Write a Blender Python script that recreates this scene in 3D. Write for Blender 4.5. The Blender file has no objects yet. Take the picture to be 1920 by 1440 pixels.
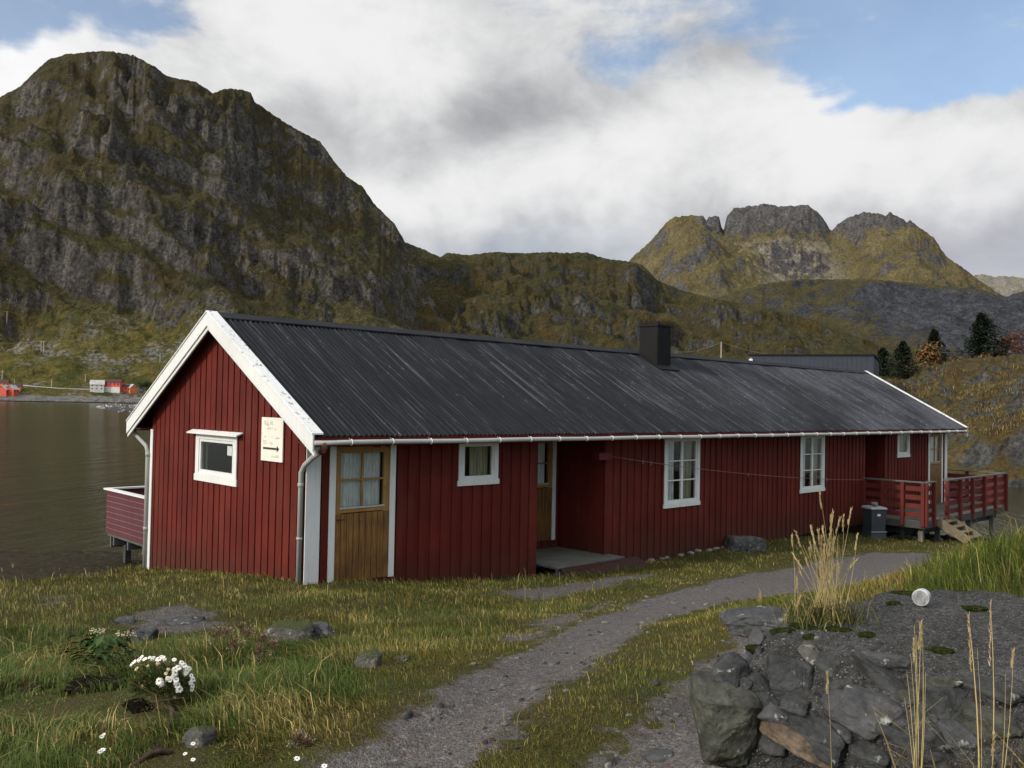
import bpy, math, random
import numpy as np
from mathutils import Vector, noise as mnoise
rng = np.random.default_rng(7)
random.seed(7)
scene = bpy.context.scene
COL = scene.collection

# ------------------------------------------------------------------ camera
CP = dict(yaw=.7618, pitch=.0241, roll=-.019, f=1649.33)
C = np.array([-6.8553, -11.564, 2.714])
_c, _s = math.cos(CP['yaw']), math.sin(CP['yaw'])
F = np.array([_s*math.cos(CP['pitch']), _c*math.cos(CP['pitch']), math.sin(CP['pitch'])])
_right = np.array([_c, -_s, 0.]); _up = np.cross(_right, F); _r = CP['roll']
R = _right*math.cos(_r) - _up*math.sin(_r)
U = _up*math.cos(_r) + _right*math.sin(_r)
FH = np.array([_s, _c, 0.]); RH = np.array([_c, -_s, 0.])
WATER = -2.0

def ray(px, py): return F + R*(px-960)/CP['f'] - U*(py-720)/CP['f']
def at(px, py, d): return C + ray(px, py)*d
def on(px, py, ax, v):
    d = ray(px, py); return C + d*((v-C[ax])/d[ax])
def az_of(px, py=745):
    d = ray(px, py); return math.atan2(d@RH, d@FH)

cam = bpy.data.cameras.new('camera'); cam_o = bpy.data.objects.new('camera', cam); COL.objects.link(cam_o)
from mathutils import Matrix
M = Matrix(((R[0], U[0], -F[0], C[0]), (R[1], U[1], -F[1], C[1]), (R[2], U[2], -F[2], C[2]), (0, 0, 0, 1)))
cam_o.matrix_world = M
cam.sensor_fit = 'HORIZONTAL'; cam.sensor_width = 36; cam.lens = 36*CP['f']/1920
cam.clip_start = .05; cam.clip_end = 40000
scene.camera = cam_o

# ------------------------------------------------------------------ mesh helpers
def obj(name, me, mats=None, parent=None):
    o = bpy.data.objects.new(name, me); COL.objects.link(o)
    if mats is not None:
        for m in (mats if isinstance(mats, (list, tuple)) else [mats]): me.materials.append(m)
    if parent is not None: o.parent = parent
    return o
def tag(o, label=None, cat=None, group=None, kind=None):
    if label: o['label'] = label
    if cat: o['category'] = cat
    if group: o['group'] = group
    if kind: o['kind'] = kind
    return o
def empty(name, loc=(0, 0, 0), **kw):
    o = bpy.data.objects.new(name, None); COL.objects.link(o); o.location = loc
    o.empty_display_size = .2
    return tag(o, **kw)
def mesh_np(name, V, faces_list, smooth=False, col=None, mat_idx=None):
    """faces_list: list of int arrays (n,k)"""
    me = bpy.data.meshes.new(name)
    V = np.asarray(V, np.float32)
    me.vertices.add(len(V)); me.vertices.foreach_set('co', V.ravel())
    loops = np.concatenate([np.asarray(f, np.int32).ravel() for f in faces_list])
    sizes = np.concatenate([np.full(len(f), f.shape[1], np.int32) for f in faces_list])
    starts = np.concatenate([[0], np.cumsum(sizes)[:-1]]).astype(np.int32)
    me.loops.add(len(loops)); me.loops.foreach_set('vertex_index', loops)
    me.polygons.add(len(sizes)); me.polygons.foreach_set('loop_start', starts)
    try: me.polygons.foreach_set('loop_total', sizes)
    except Exception: pass
    if smooth: me.polygons.foreach_set('use_smooth', np.ones(len(sizes), bool))
    if mat_idx is not None: me.polygons.foreach_set('material_index', np.asarray(mat_idx, np.int32))
    me.update(calc_edges=True)
    if col is not None:
        a = me.attributes.new('col', 'FLOAT_COLOR', 'POINT')
        c4 = np.ones((len(V), 4), np.float32); c4[:, :3] = col
        a.data.foreach_set('color', c4.ravel())
    me.validate()
    return me

class MB:
    """collects shapes; .build() links them as ONE mesh object"""
    def __init__(s): s.v = []; s.f = []; s.m = []
    def add(s, verts, faces, m=0):
        o = len(s.v); s.v += [tuple(map(float, p)) for p in verts]
        s.f += [tuple(i+o for i in f) for f in faces]; s.m += [m]*len(faces); return s
    def box(s, a, b, m=0):
        x0, y0, z0 = a; x1, y1, z1 = b
        x0, x1 = min(x0, x1), max(x0, x1); y0, y1 = min(y0, y1), max(y0, y1); z0, z1 = min(z0, z1), max(z0, z1)
        return s.add([(x0,y0,z0),(x1,y0,z0),(x1,y1,z0),(x0,y1,z0),(x0,y0,z1),(x1,y0,z1),(x1,y1,z1),(x0,y1,z1)],
                     [(0,3,2,1),(4,5,6,7),(0,1,5,4),(1,2,6,5),(2,3,7,6),(3,0,4,7)], m)
    def hexa(s, p, m=0):
        return s.add(p, [(0,3,2,1),(4,5,6,7),(0,1,5,4),(1,2,6,5),(2,3,7,6),(3,0,4,7)], m)
    def beam(s, a, b, w, h, up=(0, 0, 1), m=0):
        a = np.array(a, float); b = np.array(b, float); d = b-a; d /= np.linalg.norm(d)
        u = np.array(up, float); sd = np.cross(d, u); sd /= np.linalg.norm(sd); u = np.cross(sd, d)
        P = []
        for q in (a, b):
            for sx, sz in ((-1,-1),(1,-1),(1,1),(-1,1)): P.append(q+sd*sx*w/2+u*sz*h/2)
        return s.add(P, [(0,1,2,3),(7,6,5,4),(0,4,5,1),(1,5,6,2),(2,6,7,3),(3,7,4,0)], m)
    def tube(s, pts, rad, n=8, m=0, cap=True):
        pts = [np.array(p, float) for p in pts]; k = len(pts)
        rr = rad if isinstance(rad, (list, tuple)) else [rad]*k
        prev = None; o = len(s.v); V = []
        for i, p in enumerate(pts):
            d = pts[min(i+1, k-1)]-pts[max(i-1, 0)]; d = d/(np.linalg.norm(d)+1e-12)
            if prev is None:
                t = np.array([0, 0, 1.]) if abs(d[2]) < .9 else np.array([1., 0, 0])
                a = np.cross(d, t)
            else: a = prev-d*(prev@d)
            a /= np.linalg.norm(a)+1e-12; prev = a; b = np.cross(d, a)
            for j in range(n):
                th = 2*math.pi*j/n; V.append(p+(a*math.cos(th)+b*math.sin(th))*rr[i])
        Fc = []
        for i in range(k-1):
            for j in range(n):
                j2 = (j+1) % n
                Fc.append((i*n+j, i*n+j2, (i+1)*n+j2, (i+1)*n+j))
        if cap: Fc += [tuple(range(n))[::-1], tuple((k-1)*n+j for j in range(n))]
        return s.add(V, Fc, m)
    def build(s, name, mats, parent=None, smooth=False, bevel=0):
        me = bpy.data.meshes.new(name); me.from_pydata(s.v, [], s.f)
        me.polygons.foreach_set('material_index', s.m)
        if smooth: me.polygons.foreach_set('use_smooth', [True]*len(s.f))
        me.update()
        o = obj(name, me, mats, parent)
        if bevel:
            b = o.modifiers.new('bevel', 'BEVEL'); b.width = bevel; b.segments = 1; b.limit_method = 'ANGLE'
        return o

# ------------------------------------------------------------------ numpy noise
_perm = rng.permutation(512).astype(np.int64); _perm = np.concatenate([_perm]*3)
_ang = rng.random(512)*2*np.pi; _gx = np.cos(_ang); _gy = np.sin(_ang)
def perlin(x, y):
    xi = np.floor(x).astype(np.int64); yi = np.floor(y).astype(np.int64); xf = x-xi; yf = y-yi
    u = xf*xf*xf*(xf*(xf*6-15)+10); v = yf*yf*yf*(yf*(yf*6-15)+10)
    def g(ix, iy, dx, dy):
        h = _perm[(_perm[ix & 511]+iy) & 511]; return _gx[h]*dx+_gy[h]*dy
    a = g(xi, yi, xf, yf); b = g(xi+1, yi, xf-1, yf); c = g(xi, yi+1, xf, yf-1); d = g(xi+1, yi+1, xf-1, yf-1)
    return ((a*(1-u)+b*u)*(1-v)+(c*(1-u)+d*u)*v)*1.5
def fbm(x, y, o=5, gain=.5, lac=2.03, seed=0.):
    s = 0; a = 1; t = 0
    for i in range(o):
        s = s+a*perlin(x+seed+i*17.3, y-seed*1.7+i*9.1); t += a; a *= gain; x = x*lac; y = y*lac
    return s/t
def ridged(x, y, o=6, gain=.55, lac=2.07, seed=0.):
    s = 0; a = 1; t = 0; w = 1
    for i in range(o):
        n = 1-np.abs(perlin(x+seed+i*13.7, y+seed*.7-i*7.9)); n = n*n*w; w = np.clip(n*1.6, 0, 1)
        s = s+a*n; t += a; a *= gain; x = x*lac; y = y*lac
    return s/t
def sstep(a, b, x):
    t = np.clip((x-a)/(b-a), 0, 1); return t*t*(3-2*t)

# ------------------------------------------------------------------ node helpers
class NT:
    def __init__(s, tree): s.t = tree
    def n(s, typ, _out=0, _p=None, **kw):
        nd = s.t.nodes.new(typ)
        for k, v in (_p or {}).items(): setattr(nd, k, v)
        for k, v in kw.items():
            key = int(k[1:]) if k[0] == 'i' and k[1:].isdigit() else k.replace('_', ' ')
            s.set(nd.inputs[key], v)
        return nd
    def set(s, inp, v):
        if isinstance(v, bpy.types.NodeSocket): s.t.links.new(v, inp)
        elif isinstance(v, bpy.types.Node): s.t.links.new(v.outputs[0], inp)
        elif isinstance(v, (tuple, list)) and len(v) == 3 and inp.type == 'RGBA': inp.default_value = (*v, 1)
        else: inp.default_value = v
    def math(s, op, a, b=0., c=None, clamp=False):
        nd = s.t.nodes.new('ShaderNodeMath'); nd.operation = op; nd.use_clamp = clamp
        s.set(nd.inputs[0], a); s.set(nd.inputs[1], b)
        if c is not None: s.set(nd.inputs[2], c)
        return nd.outputs[0]
    def mix(s, fac, a, b, mode='MIX'):
        nd = s.t.nodes.new('ShaderNodeMix'); nd.data_type = 'RGBA'; nd.blend_type = mode
        s.set(nd.inputs[0], fac); s.set(nd.inputs[6], a); s.set(nd.inputs[7], b)
        return nd.outputs[2]
    def mr(s, v, a, b, c=0., d=1., smooth=False):
        nd = s.t.nodes.new('ShaderNodeMapRange'); nd.clamp = True
        if smooth: nd.interpolation_type = 'SMOOTHSTEP'
        s.set(nd.inputs[0], v)
        for i, q in enumerate((a, b, c, d)): s.set(nd.inputs[i+1], q)
        return nd.outputs[0]
    def noise(s, vec, scale, detail=4., rough=.55, dist=0.):
        nd = s.t.nodes.new('ShaderNodeTexNoise')
        if vec is not None: s.t.links.new(vec, nd.inputs['Vector'])
        nd.inputs['Scale'].default_value = scale; nd.inputs['Detail'].default_value = detail
        nd.inputs['Roughness'].default_value = rough; nd.inputs['Distortion'].default_value = dist
        return nd.outputs['Fac']
    def voro(s, vec, scale, feature='F1', rnd=1., out='Distance'):
        nd = s.t.nodes.new('ShaderNodeTexVoronoi'); nd.feature = feature
        if vec is not None: s.t.links.new(vec, nd.inputs['Vector'])
        nd.inputs['Scale'].default_value = scale; nd.inputs['Randomness'].default_value = rnd
        return nd.outputs[out]
    def map(s, vec, scale=(1, 1, 1), loc=(0, 0, 0), rot=(0, 0, 0)):
        nd = s.t.nodes.new('ShaderNodeMapping'); s.t.links.new(vec, nd.inputs[0])
        nd.inputs['Scale'].default_value = scale; nd.inputs['Location'].default_value = loc; nd.inputs['Rotation'].default_value = rot
        return nd.outputs[0]
    def pos(s): return s.t.nodes.new('ShaderNodeNewGeometry').outputs['Position']
    def objc(s): return s.t.nodes.new('ShaderNodeTexCoord').outputs['Object']
    def sep(s, v):
        nd = s.t.nodes.new('ShaderNodeSeparateXYZ'); s.t.links.new(v, nd.inputs[0]); return nd.outputs
    def bump(s, h, strength=.5, dist=.01):
        nd = s.t.nodes.new('ShaderNodeBump'); s.t.links.new(h, nd.inputs['Height'])
        nd.inputs['Strength'].default_value = strength; nd.inputs['Distance'].default_value = dist
        return nd.outputs[0]

MATS = {}
def mat(name, fn, rough=.8, spec=.3, **kw):
    m = bpy.data.materials.new(name); m.use_nodes = True; t = m.node_tree; t.nodes.clear()
    N = NT(t); out = t.nodes.new('ShaderNodeOutputMaterial'); b = t.nodes.new('ShaderNodeBsdfPrincipled')
    t.links.new(b.outputs[0], out.inputs[0])
    b.inputs['Roughness'].default_value = rough; b.inputs['Specular IOR Level'].default_value = spec
    r = fn(N)
    if not isinstance(r, dict): r = {'Base Color': r}
    for k, v in r.items(): N.set(b.inputs[k], v)
    for k, v in kw.items(): N.set(b.inputs[k.replace('_', ' ')], v)
    MATS[name] = m; return m
# ------------------------------------------------------------------ materials
def paint_fn(base, var=.25, dirt=(.05, .03, .02), dirt_amt=.35, streak=True, bump=.3, wear=None, cladding=False):
    def fn(N):
        p = N.objc()
        n1 = N.noise(p, 1.3, 5); n2 = N.noise(N.map(p, (9, 9, .7)), 3., 5, .6); n3 = N.noise(p, 60, 3)
        c = N.mix(N.mr(n1, .3, .7), [q*(1-var) for q in base], [min(1, q*(1+var)) for q in base])
        c = N.mix(N.math('MULTIPLY', N.mr(n2, .52, .78), dirt_amt), c, dirt)
        if cladding:
            q = N.sep(p); wn = N.t.nodes.new('ShaderNodeTexWhiteNoise'); wn.noise_dimensions = '1D'
            N.set(wn.inputs['W'], N.math('FLOOR', N.math('DIVIDE', N.math('ADD', q[0], q[1]), .116)))
            c = N.mix(N.mr(wn.outputs[0], 0, 1, 0, .42), c, [b_*.62 for b_ in base]); f_ = N.noise(N.map(p, (1.5, 1.5, .5)), 1.2, 5, .65)
            c = N.mix(N.mr(f_, .5, .72, 0, .5), c, (base[0]*1.25, base[1]*2.2, base[2]*2.4))
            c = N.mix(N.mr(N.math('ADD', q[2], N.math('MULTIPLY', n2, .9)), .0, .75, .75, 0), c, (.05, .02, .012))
            vn = N.t.nodes.new('ShaderNodeTexVoronoi'); N.t.links.new(N.map(p, (4.3, 4.3, 1.4)), vn.inputs['Vector']); vn.inputs['Scale'].default_value = 1.; vn.inputs['Randomness'].default_value = .25
            c = N.mix(N.mr(vn.outputs['Distance'], .03, .05, .5, 0), c, (.02, .008, .006))
        if wear:
            w = N.noise(N.map(p, (6, 6, 2.)), 2.2, 8, .7)
            c = N.mix(N.mr(w, wear[0], wear[0]+.05), c, wear[1])
        h = N.math('ADD', N.math('MULTIPLY', n2, .6), N.math('MULTIPLY', n3, .25))
        return {'Base Color': c, 'Normal': N.bump(h, bump, .006), 'Roughness': N.mr(n2, .2, .8, .55, .85)}
    return fn
mat('red_paint', paint_fn((.1, .0128, .0075), .25, (.05, .013, .009), .6, cladding=True), spec=.15)
mat('red_rail', paint_fn((.10, .015, .011), .22, (.05, .016, .014), .5), spec=.25)
mat('red_trim', paint_fn((.13, .016, .012), .2), spec=.2)
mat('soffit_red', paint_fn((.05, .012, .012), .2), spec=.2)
mat('pink_panel', paint_fn((.082, .022, .027), .12, (.05, .022, .022), .3), spec=.3)
mat('pink_gap', paint_fn((.24, .14, .14), .1), spec=.3)
mat('white_paint', paint_fn((.60, .60, .575), .06, (.33, .33, .3), .45, wear=(.7, (.26, .25, .23))), spec=.25)
mat('white_worn', paint_fn((.64, .645, .63), .06, (.36, .36, .34), .6, wear=(.575, (.2, .2, .2))), spec=.25)
mat('gutter_grey', paint_fn((.36, .36, .34), .1, (.25, .22, .18), .4), rough=.5, spec=.4)
mat('pipe_grey', paint_fn((.29, .29, .265), .1, (.2, .19, .15), .5), rough=.5, spec=.4)
mat('rust', paint_fn((.16, .055, .03), .4, (.06, .02, .012), .6), rough=.9)
mat('rust_dark', paint_fn((.042, .022, .014), .4, (.03, .015, .012), .6), rough=.95)
mat('chimney_black', paint_fn((.010, .0095, .0095), .2, (.02, .017, .014), .3), rough=.7, spec=.15)
mat('bin_plastic', paint_fn((.03, .036, .042), .1, (.06, .06, .06), .35, bump=.05), rough=.45, spec=.4)
mat('bin_rim', paint_fn((.28, .29, .3), .1), rough=.5)
mat('navy_cladding', paint_fn((.028, .032, .045), .08, (.02, .022, .03), .2, bump=.05), rough=.6)
mat('cream_board', paint_fn((.66, .63, .54), .04, (.5, .46, .36), .5, bump=.1), rough=.6)
mat('ink', lambda N: (.03, .03, .028))
mat('faded_ink', lambda N: (.36, .34, .29))
mat('black_iron', lambda N: (.012, .012, .012), rough=.5)
def wood_fn(a, b, grey=None, amt=.5, sc=(22, 22, 1.1)):
    def fn(N):
        p = N.objc(); m = N.map(p, sc)
        n1 = N.noise(m, 1.6, 6, .65, .6); n2 = N.noise(p, 2.2, 4); n3 = N.noise(N.map(p, (sc[0]*4, sc[1]*4, sc[2]*2)), 2., 4)
        k = N.voro(N.map(p, (7, 7, 3)), 1.3)
        c = N.mix(N.mr(n1, .3, .7), a, b)
        if grey: c = N.mix(N.math('MULTIPLY', N.mr(n2, .4, .7), amt), c, grey)
        c = N.mix(N.mr(k, .06, .12, .75, 0.), c, [q*.25 for q in a])
        c = N.mix(N.mr(n3, .5, .75, 0, .5), c, [q*.4 for q in a])
        return {'Base Color': c, 'Normal': N.bump(N.math('ADD', n1, n3), .35, .006)}
    return fn
mat('door_wood', wood_fn((.055, .023, .006), (.33, .15, .034), (.04, .022, .009), .6), rough=.55, spec=.35)
mat('door_frame_wood', wood_fn((.22, .11, .028), (.38, .21, .055), (.13, .07, .024), .45), rough=.55, spec=.35)
mat('grey_wood', wood_fn((.07, .07, .063), (.14, .136, .12), (.05, .053, .043), .6, (3, 22, 22)), rough=.9)
mat('post_wood', wood_fn((.09, .085, .075), (.2, .185, .15), (.06, .06, .05), .5), rough=.9)
mat('dark_wood', wood_fn((.035, .034, .032), (.07, .068, .062), None, .5, (3, 20, 20)), rough=.9)
mat('step_wood', wood_fn((.11, .085, .052), (.2, .16, .1), (.08, .07, .05), .5, (5, 5, 5)), rough=.85)
mat('ramp_wood', wood_fn((.026, .011, .008), (.05, .02, .015), None, .5, (3, 22, 22)), rough=.9)
mat('pole_wood', wood_fn((.25, .22, .17), (.38, .34, .27)), rough=.9)
mat('tin', lambda N: {'Base Color': N.mix(N.mr(N.noise(N.objc(), 40, 4), .4, .65), (.62, .63, .64), (.4, .4, .39)), 'Metallic': .55}, rough=.42)
mat('curtain', lambda N: N.mix(N.mr(N.noise(N.map(N.objc(), (60, 60, 6)), 1., 3), .35, .65), (.55, .55, .54), (.8, .8, .79)), rough=.95)
mat('dark_room', lambda N: (.045, .036, .032))
mat('cream_curtain', lambda N: N.mix(N.mr(N.noise(N.map(N.objc(), (40, 40, 2)), 1., 3), .35, .65), (.28, .25, .17), (.46, .42, .3)), rough=.95)

def glass():
    m = bpy.data.materials.new('window_glass'); m.use_nodes = True; t = m.node_tree; t.nodes.clear(); N = NT(t)
    out = t.nodes.new('ShaderNodeOutputMaterial'); tr = N.n('ShaderNodeBsdfTransparent', Color=(.86, .9, .88))
    gl = N.n('ShaderNodeBsdfGlossy', Color=(1, 1, 1), Roughness=.03)
    nz = N.noise(N.objc(), 3, 2); t.links.new(N.bump(nz, .25, .004), gl.inputs['Normal'])
    fr = N.n('ShaderNodeFresnel', IOR=1.5)
    mx = N.n('ShaderNodeMixShader', i0=N.math('ADD', N.math('MULTIPLY', fr.outputs[0], .75), .0, clamp=True), i1=tr.outputs[0], i2=gl.outputs[0])
    t.links.new(mx.outputs[0], out.inputs[0]); MATS['window_glass'] = m
glass()

def roof_fn(N):
    p = N.objc(); s = N.sep(p)
    # streaks run down the slope: stretch the noise along Y/Z
    st = N.noise(N.map(p, (16, .42, .42)), 1., 7, .66, .1)
    st2 = N.noise(N.map(p, (30, 1.2, 1.2)), 1., 5, .65)
    big = N.noise(N.map(p, (.35, .5, .5)), 1., 4)
    sp = N.noise(N.map(p, (17, 3., 3.)), 2., 7, .72)
    xr = N.mr(s[0], 2., 22., -.015, .055)
    k = N.math('ADD', N.math('ADD', st, xr), N.math('MULTIPLY', N.math('SUBTRACT', big, .5), .30))
    lich = N.mr(k, .53, .66)
    c = N.mix(N.mr(st2, .3, .7), (.0066, .0072, .0088), (.0225, .024, .0285))
    c = N.mix(N.math('MULTIPLY', lich, .62), c, (.072, .077, .087))
    wh = N.math('MULTIPLY', N.mr(N.math('ADD', sp, N.math('MULTIPLY', xr, .6)), .60, .66), N.mr(k, .48, .58))
    c = N.mix(N.math('MULTIPLY', wh, .6), c, (.2, .205, .21))
    xb = N.mr(s[0], 8., 24., 0, .4)
    c = N.mix(N.math('MULTIPLY', xb, N.mr(big, .3, .6)), c, (.085, .09, .105))
    return {'Base Color': c, 'Normal': N.bump(N.math('ADD', st2, sp), .3, .006), 'Roughness': N.mr(st2, .3, .7, .62, .85)}
mat('roof_sheet', roof_fn, spec=.08)
mat('ridge_metal', paint_fn((.018, .019, .022), .3, (.05, .05, .055), .4), rough=.8, spec=.1)

def rock_fn(dark, light, lichen=(.38, .38, .36), la=.65, moss=None, sc=1.):
    def fn(N):
        p = N.objc()
        n1 = N.noise(p, 2.6*sc, 8, .65, .4); n2 = N.noise(p, 12*sc, 6, .65); v = N.voro(p, 3.2*sc, 'DISTANCE_TO_EDGE'); n4 = N.noise(p, 7*sc, 3)
        c = N.mix(N.mr(n1, .32, .68), dark, light)
        c = N.mix(N.mr(n2, .42, .7, 0, .5), c, [q*.45 for q in dark])
        c = N.mix(N.math('MULTIPLY', N.mr(n4, la, la+.06), N.mr(n2, .35, .55)), c, lichen)
        if moss:
            nz = N.sep(N.t.nodes.new('ShaderNodeNewGeometry').outputs['Normal'])[2]
            c = N.mix(N.mr(N.math('ADD', nz, N.math('MULTIPLY', n4, .8)), 1.05, 1.25), c, moss)
        h = N.math('ADD', N.math('ADD', n1, N.math('MULTIPLY', n2, .5)), N.math('MULTIPLY', N.mr(v, 0, .04), .12))
        return {'Base Color': c, 'Normal': N.bump(h, 1., .03/sc)}
    return fn
mat('grey_rock', rock_fn((.028, .028, .03), (.095, .095, .095), (.3, .3, .27), .63, sc=2.5), spec=.2)
mat('dark_rock', rock_fn((.012, .0125, .0135), (.064, .065, .064), (.2, .2, .175), .65, sc=3.5), spec=.25)
mat('mossy_rock', rock_fn((.045, .043, .038), (.12, .115, .1), (.3, .3, .26), .62, (.035, .042, .012), 1.6), spec=.2)
mat('pale_rock', rock_fn((.1, .095, .085), (.26, .25, .22), (.45, .44, .4), .6, sc=3), spec=.2)
mat('olive_rock', rock_fn((.018, .018, .015), (.085, .084, .064), (.2, .21, .15), .66, sc=3.5), spec=.25)
def rusty_rock(N):
    p = N.objc(); n1 = N.noise(p, 5, 7, .65); n2 = N.noise(p, 22, 5)
    c = N.mix(N.mr(n1, .35, .65), (.05, .03, .018), (.17, .125, .085)); c = N.mix(N.mr(n2, .42, .62, 0, .8), c, (.03, .024, .018))
    return {'Base Color': c, 'Normal': N.bump(N.math('ADD', n1, n2), .6, .02)}
mat('rusty_rock', rusty_rock)
def conc_fn(N):
    p = N.objc()
    v = N.t.nodes.new('ShaderNodeTexVoronoi'); N.t.links.new(p, v.inputs['Vector']); v.inputs['Scale'].default_value = 78
    v2 = N.t.nodes.new('ShaderNodeTexVoronoi'); N.t.links.new(p, v2.inputs['Vector']); v2.inputs['Scale'].default_value = 190
    n1 = N.noise(p, 3.5, 7, .6); n2 = N.noise(p, 45, 5, .7)
    rnd = N.sep(v.outputs['Color'])[0]; rnd2 = N.sep(v2.outputs['Color'])[0]
    base = N.mix(N.mr(n1, .3, .7), (.045, .043, .04), (.13, .126, .118)); base = N.mix(N.mr(n2, .35, .65), base, (.018, .018, .017))
    peb = N.math('MULTIPLY', N.mr(v.outputs['Distance'], .28, .4, 1, 0), N.math('GREATER_THAN', rnd, .55))
    pc = N.mix(rnd2, (.09, .088, .083), (.27, .265, .25))
    c = N.mix(N.math('MULTIPLY', peb, .85), base, pc)
    peb2 = N.math('MULTIPLY', N.mr(v2.outputs['Distance'], .28, .42, 1, 0), N.math('GREATER_THAN', rnd2, .72))
    c = N.mix(N.math('MULTIPLY', peb2, .8), c, (.25, .245, .23))
    c = N.mix(N.mr(N.noise(p, 9, 5, .6), .6, .7, 0, .6), c, (.035, .036, .02))
    h = N.math('ADD', N.math('MULTIPLY', peb, .5), N.math('ADD', N.math('MULTIPLY', peb2, .25), N.math('ADD', n2, n1)))
    return {'Base Color': c, 'Normal': N.bump(h, 1., .03)}
mat('rough_concrete', conc_fn, spec=.2, rough=.9)
def moss_fn(N):
    p = N.objc(); n = N.noise(p, 130, 4, .7); n2 = N.noise(p, 14, 4)
    c = N.mix(N.mr(n2, .3, .7), (.012, .02, .004), (.055, .07, .012)); c = N.mix(N.mr(n, .35, .65), [.01, .013, .004], c)
    return {'Base Color': c, 'Normal': N.bump(n, 1., .012)}
mat('moss', moss_fn, rough=1., spec=.05)

# ground under the grass, and the gravel of the track
def ground_fn(N):
    p = N.pos(); n1 = N.noise(p, .9, 6, .6); n2 = N.noise(p, 9, 6, .65); n3 = N.noise(p, 60, 4, .7); n4 = N.noise(N.map(p, (1, 1, 1), (31, 7, 3)), 2.3, 5, .6)
    z = N.sep(p)[2]
    c = N.mix(N.mr(n1, .35, .65), (.045, .05, .012), (.09, .072, .02))
    c = N.mix(N.mr(n4, .45, .62), c, (.07, .078, .016))
    c = N.mix(N.mr(n2, .45, .7, 0, .8), c, (.085, .068, .03))
    c = N.mix(N.mr(n3, .38, .62, .6, 0), c, (.022, .02, .01))
    at_ = N.n('ShaderNodeAttribute', _p={'attribute_name': 'bare'}).outputs['Fac']
    gv = gravel_col(N, p)
    c = N.mix(N.mr(N.math('ADD', at_, N.math('MULTIPLY', N.math('SUBTRACT', n2, .5), .9)), .42, .62), c, gv[0])
    weed = N.mix(N.mr(n2, .35, .65), (.012, .011, .008), (.06, .047, .024))
    wd_ = N.n('ShaderNodeAttribute', _p={'attribute_name': 'weed'}).outputs['Fac']
    c = N.mix(N.mr(N.math('ADD', wd_, N.math('MULTIPLY', N.math('SUBTRACT', n2, .5), .7)), .35, .6), c, weed)
    return {'Base Color': c, 'Normal': N.bump(N.math('ADD', n2, N.math('ADD', n3, gv[1])), .8, .02)}
def gravel_col(N, p):
    v = N.t.nodes.new('ShaderNodeTexVoronoi'); N.t.links.new(p, v.inputs['Vector']); v.inputs['Scale'].default_value = 52
    v2 = N.t.nodes.new('ShaderNodeTexVoronoi'); N.t.links.new(p, v2.inputs['Vector']); v2.inputs['Scale'].default_value = 130
    r1 = N.sep(v.outputs['Color'])[0]; r2 = N.sep(v2.outputs['Color'])[1]
    n1 = N.noise(p, 1.1, 5); n2 = N.noise(p, 14, 5, .65)
    c = N.mix(r2, (.062, .058, .056), (.16, .15, .143))
    c = N.mix(N.mr(n1, .35, .65, 0, .5), c, (.105, .097, .094))
    c = N.mix(N.mr(r1, .9, .93), c, N.mix(r2, (.12, .11, .105), (.22, .205, .19)))
    c = N.mix(N.math('MULTIPLY', N.mr(r1, .16, .1), .6), c, (.1, .055, .045))
    c = N.mix(N.mr(n2, .48, .7, 0, .6), c, (.035, .032, .03))
    h = N.math('ADD', N.mr(v.outputs['Distance'], .1, .6, 1, 0), N.math('MULTIPLY', N.mr(v2.outputs['Distance'], .1, .6, 1, 0), .6))
    return c, h
mat('ground_soil', ground_fn, rough=.95, spec=.12)
def gravel_fn(N):
    p = N.pos(); c, h = gravel_col(N, p); n = N.noise(p, 1.7, 6, .6); n2 = N.noise(p, 8, 5, .6)
    at_ = N.n('ShaderNodeAttribute', _p={'attribute_name': 'bare'}).outputs['Fac']
    edge = N.mr(N.math('ADD', at_, N.math('MULTIPLY', N.math('SUBTRACT', n2, .5), .8)), .3, .62, 1., 0.)
    c = N.mix(N.math('MULTIPLY', edge, .9), c, N.mix(N.mr(n, .4, .6), (.038, .035, .012), (.06, .045, .02)))
    return {'Base Color': c, 'Normal': N.bump(h, .8, .014)}
mat('track_gravel', gravel_fn, rough=.92, spec=.15)

def leafmat(name, rough=.6, trans=.25, mul=(1, 1, 1)):
    def fn(N):
        a = N.n('ShaderNodeAttribute', _p={'attribute_name': 'col'}).outputs['Color']
        return {'Base Color': a}
    m = mat(name, fn, rough=rough, spec=.2); return m
leafmat('blade'); 

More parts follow.
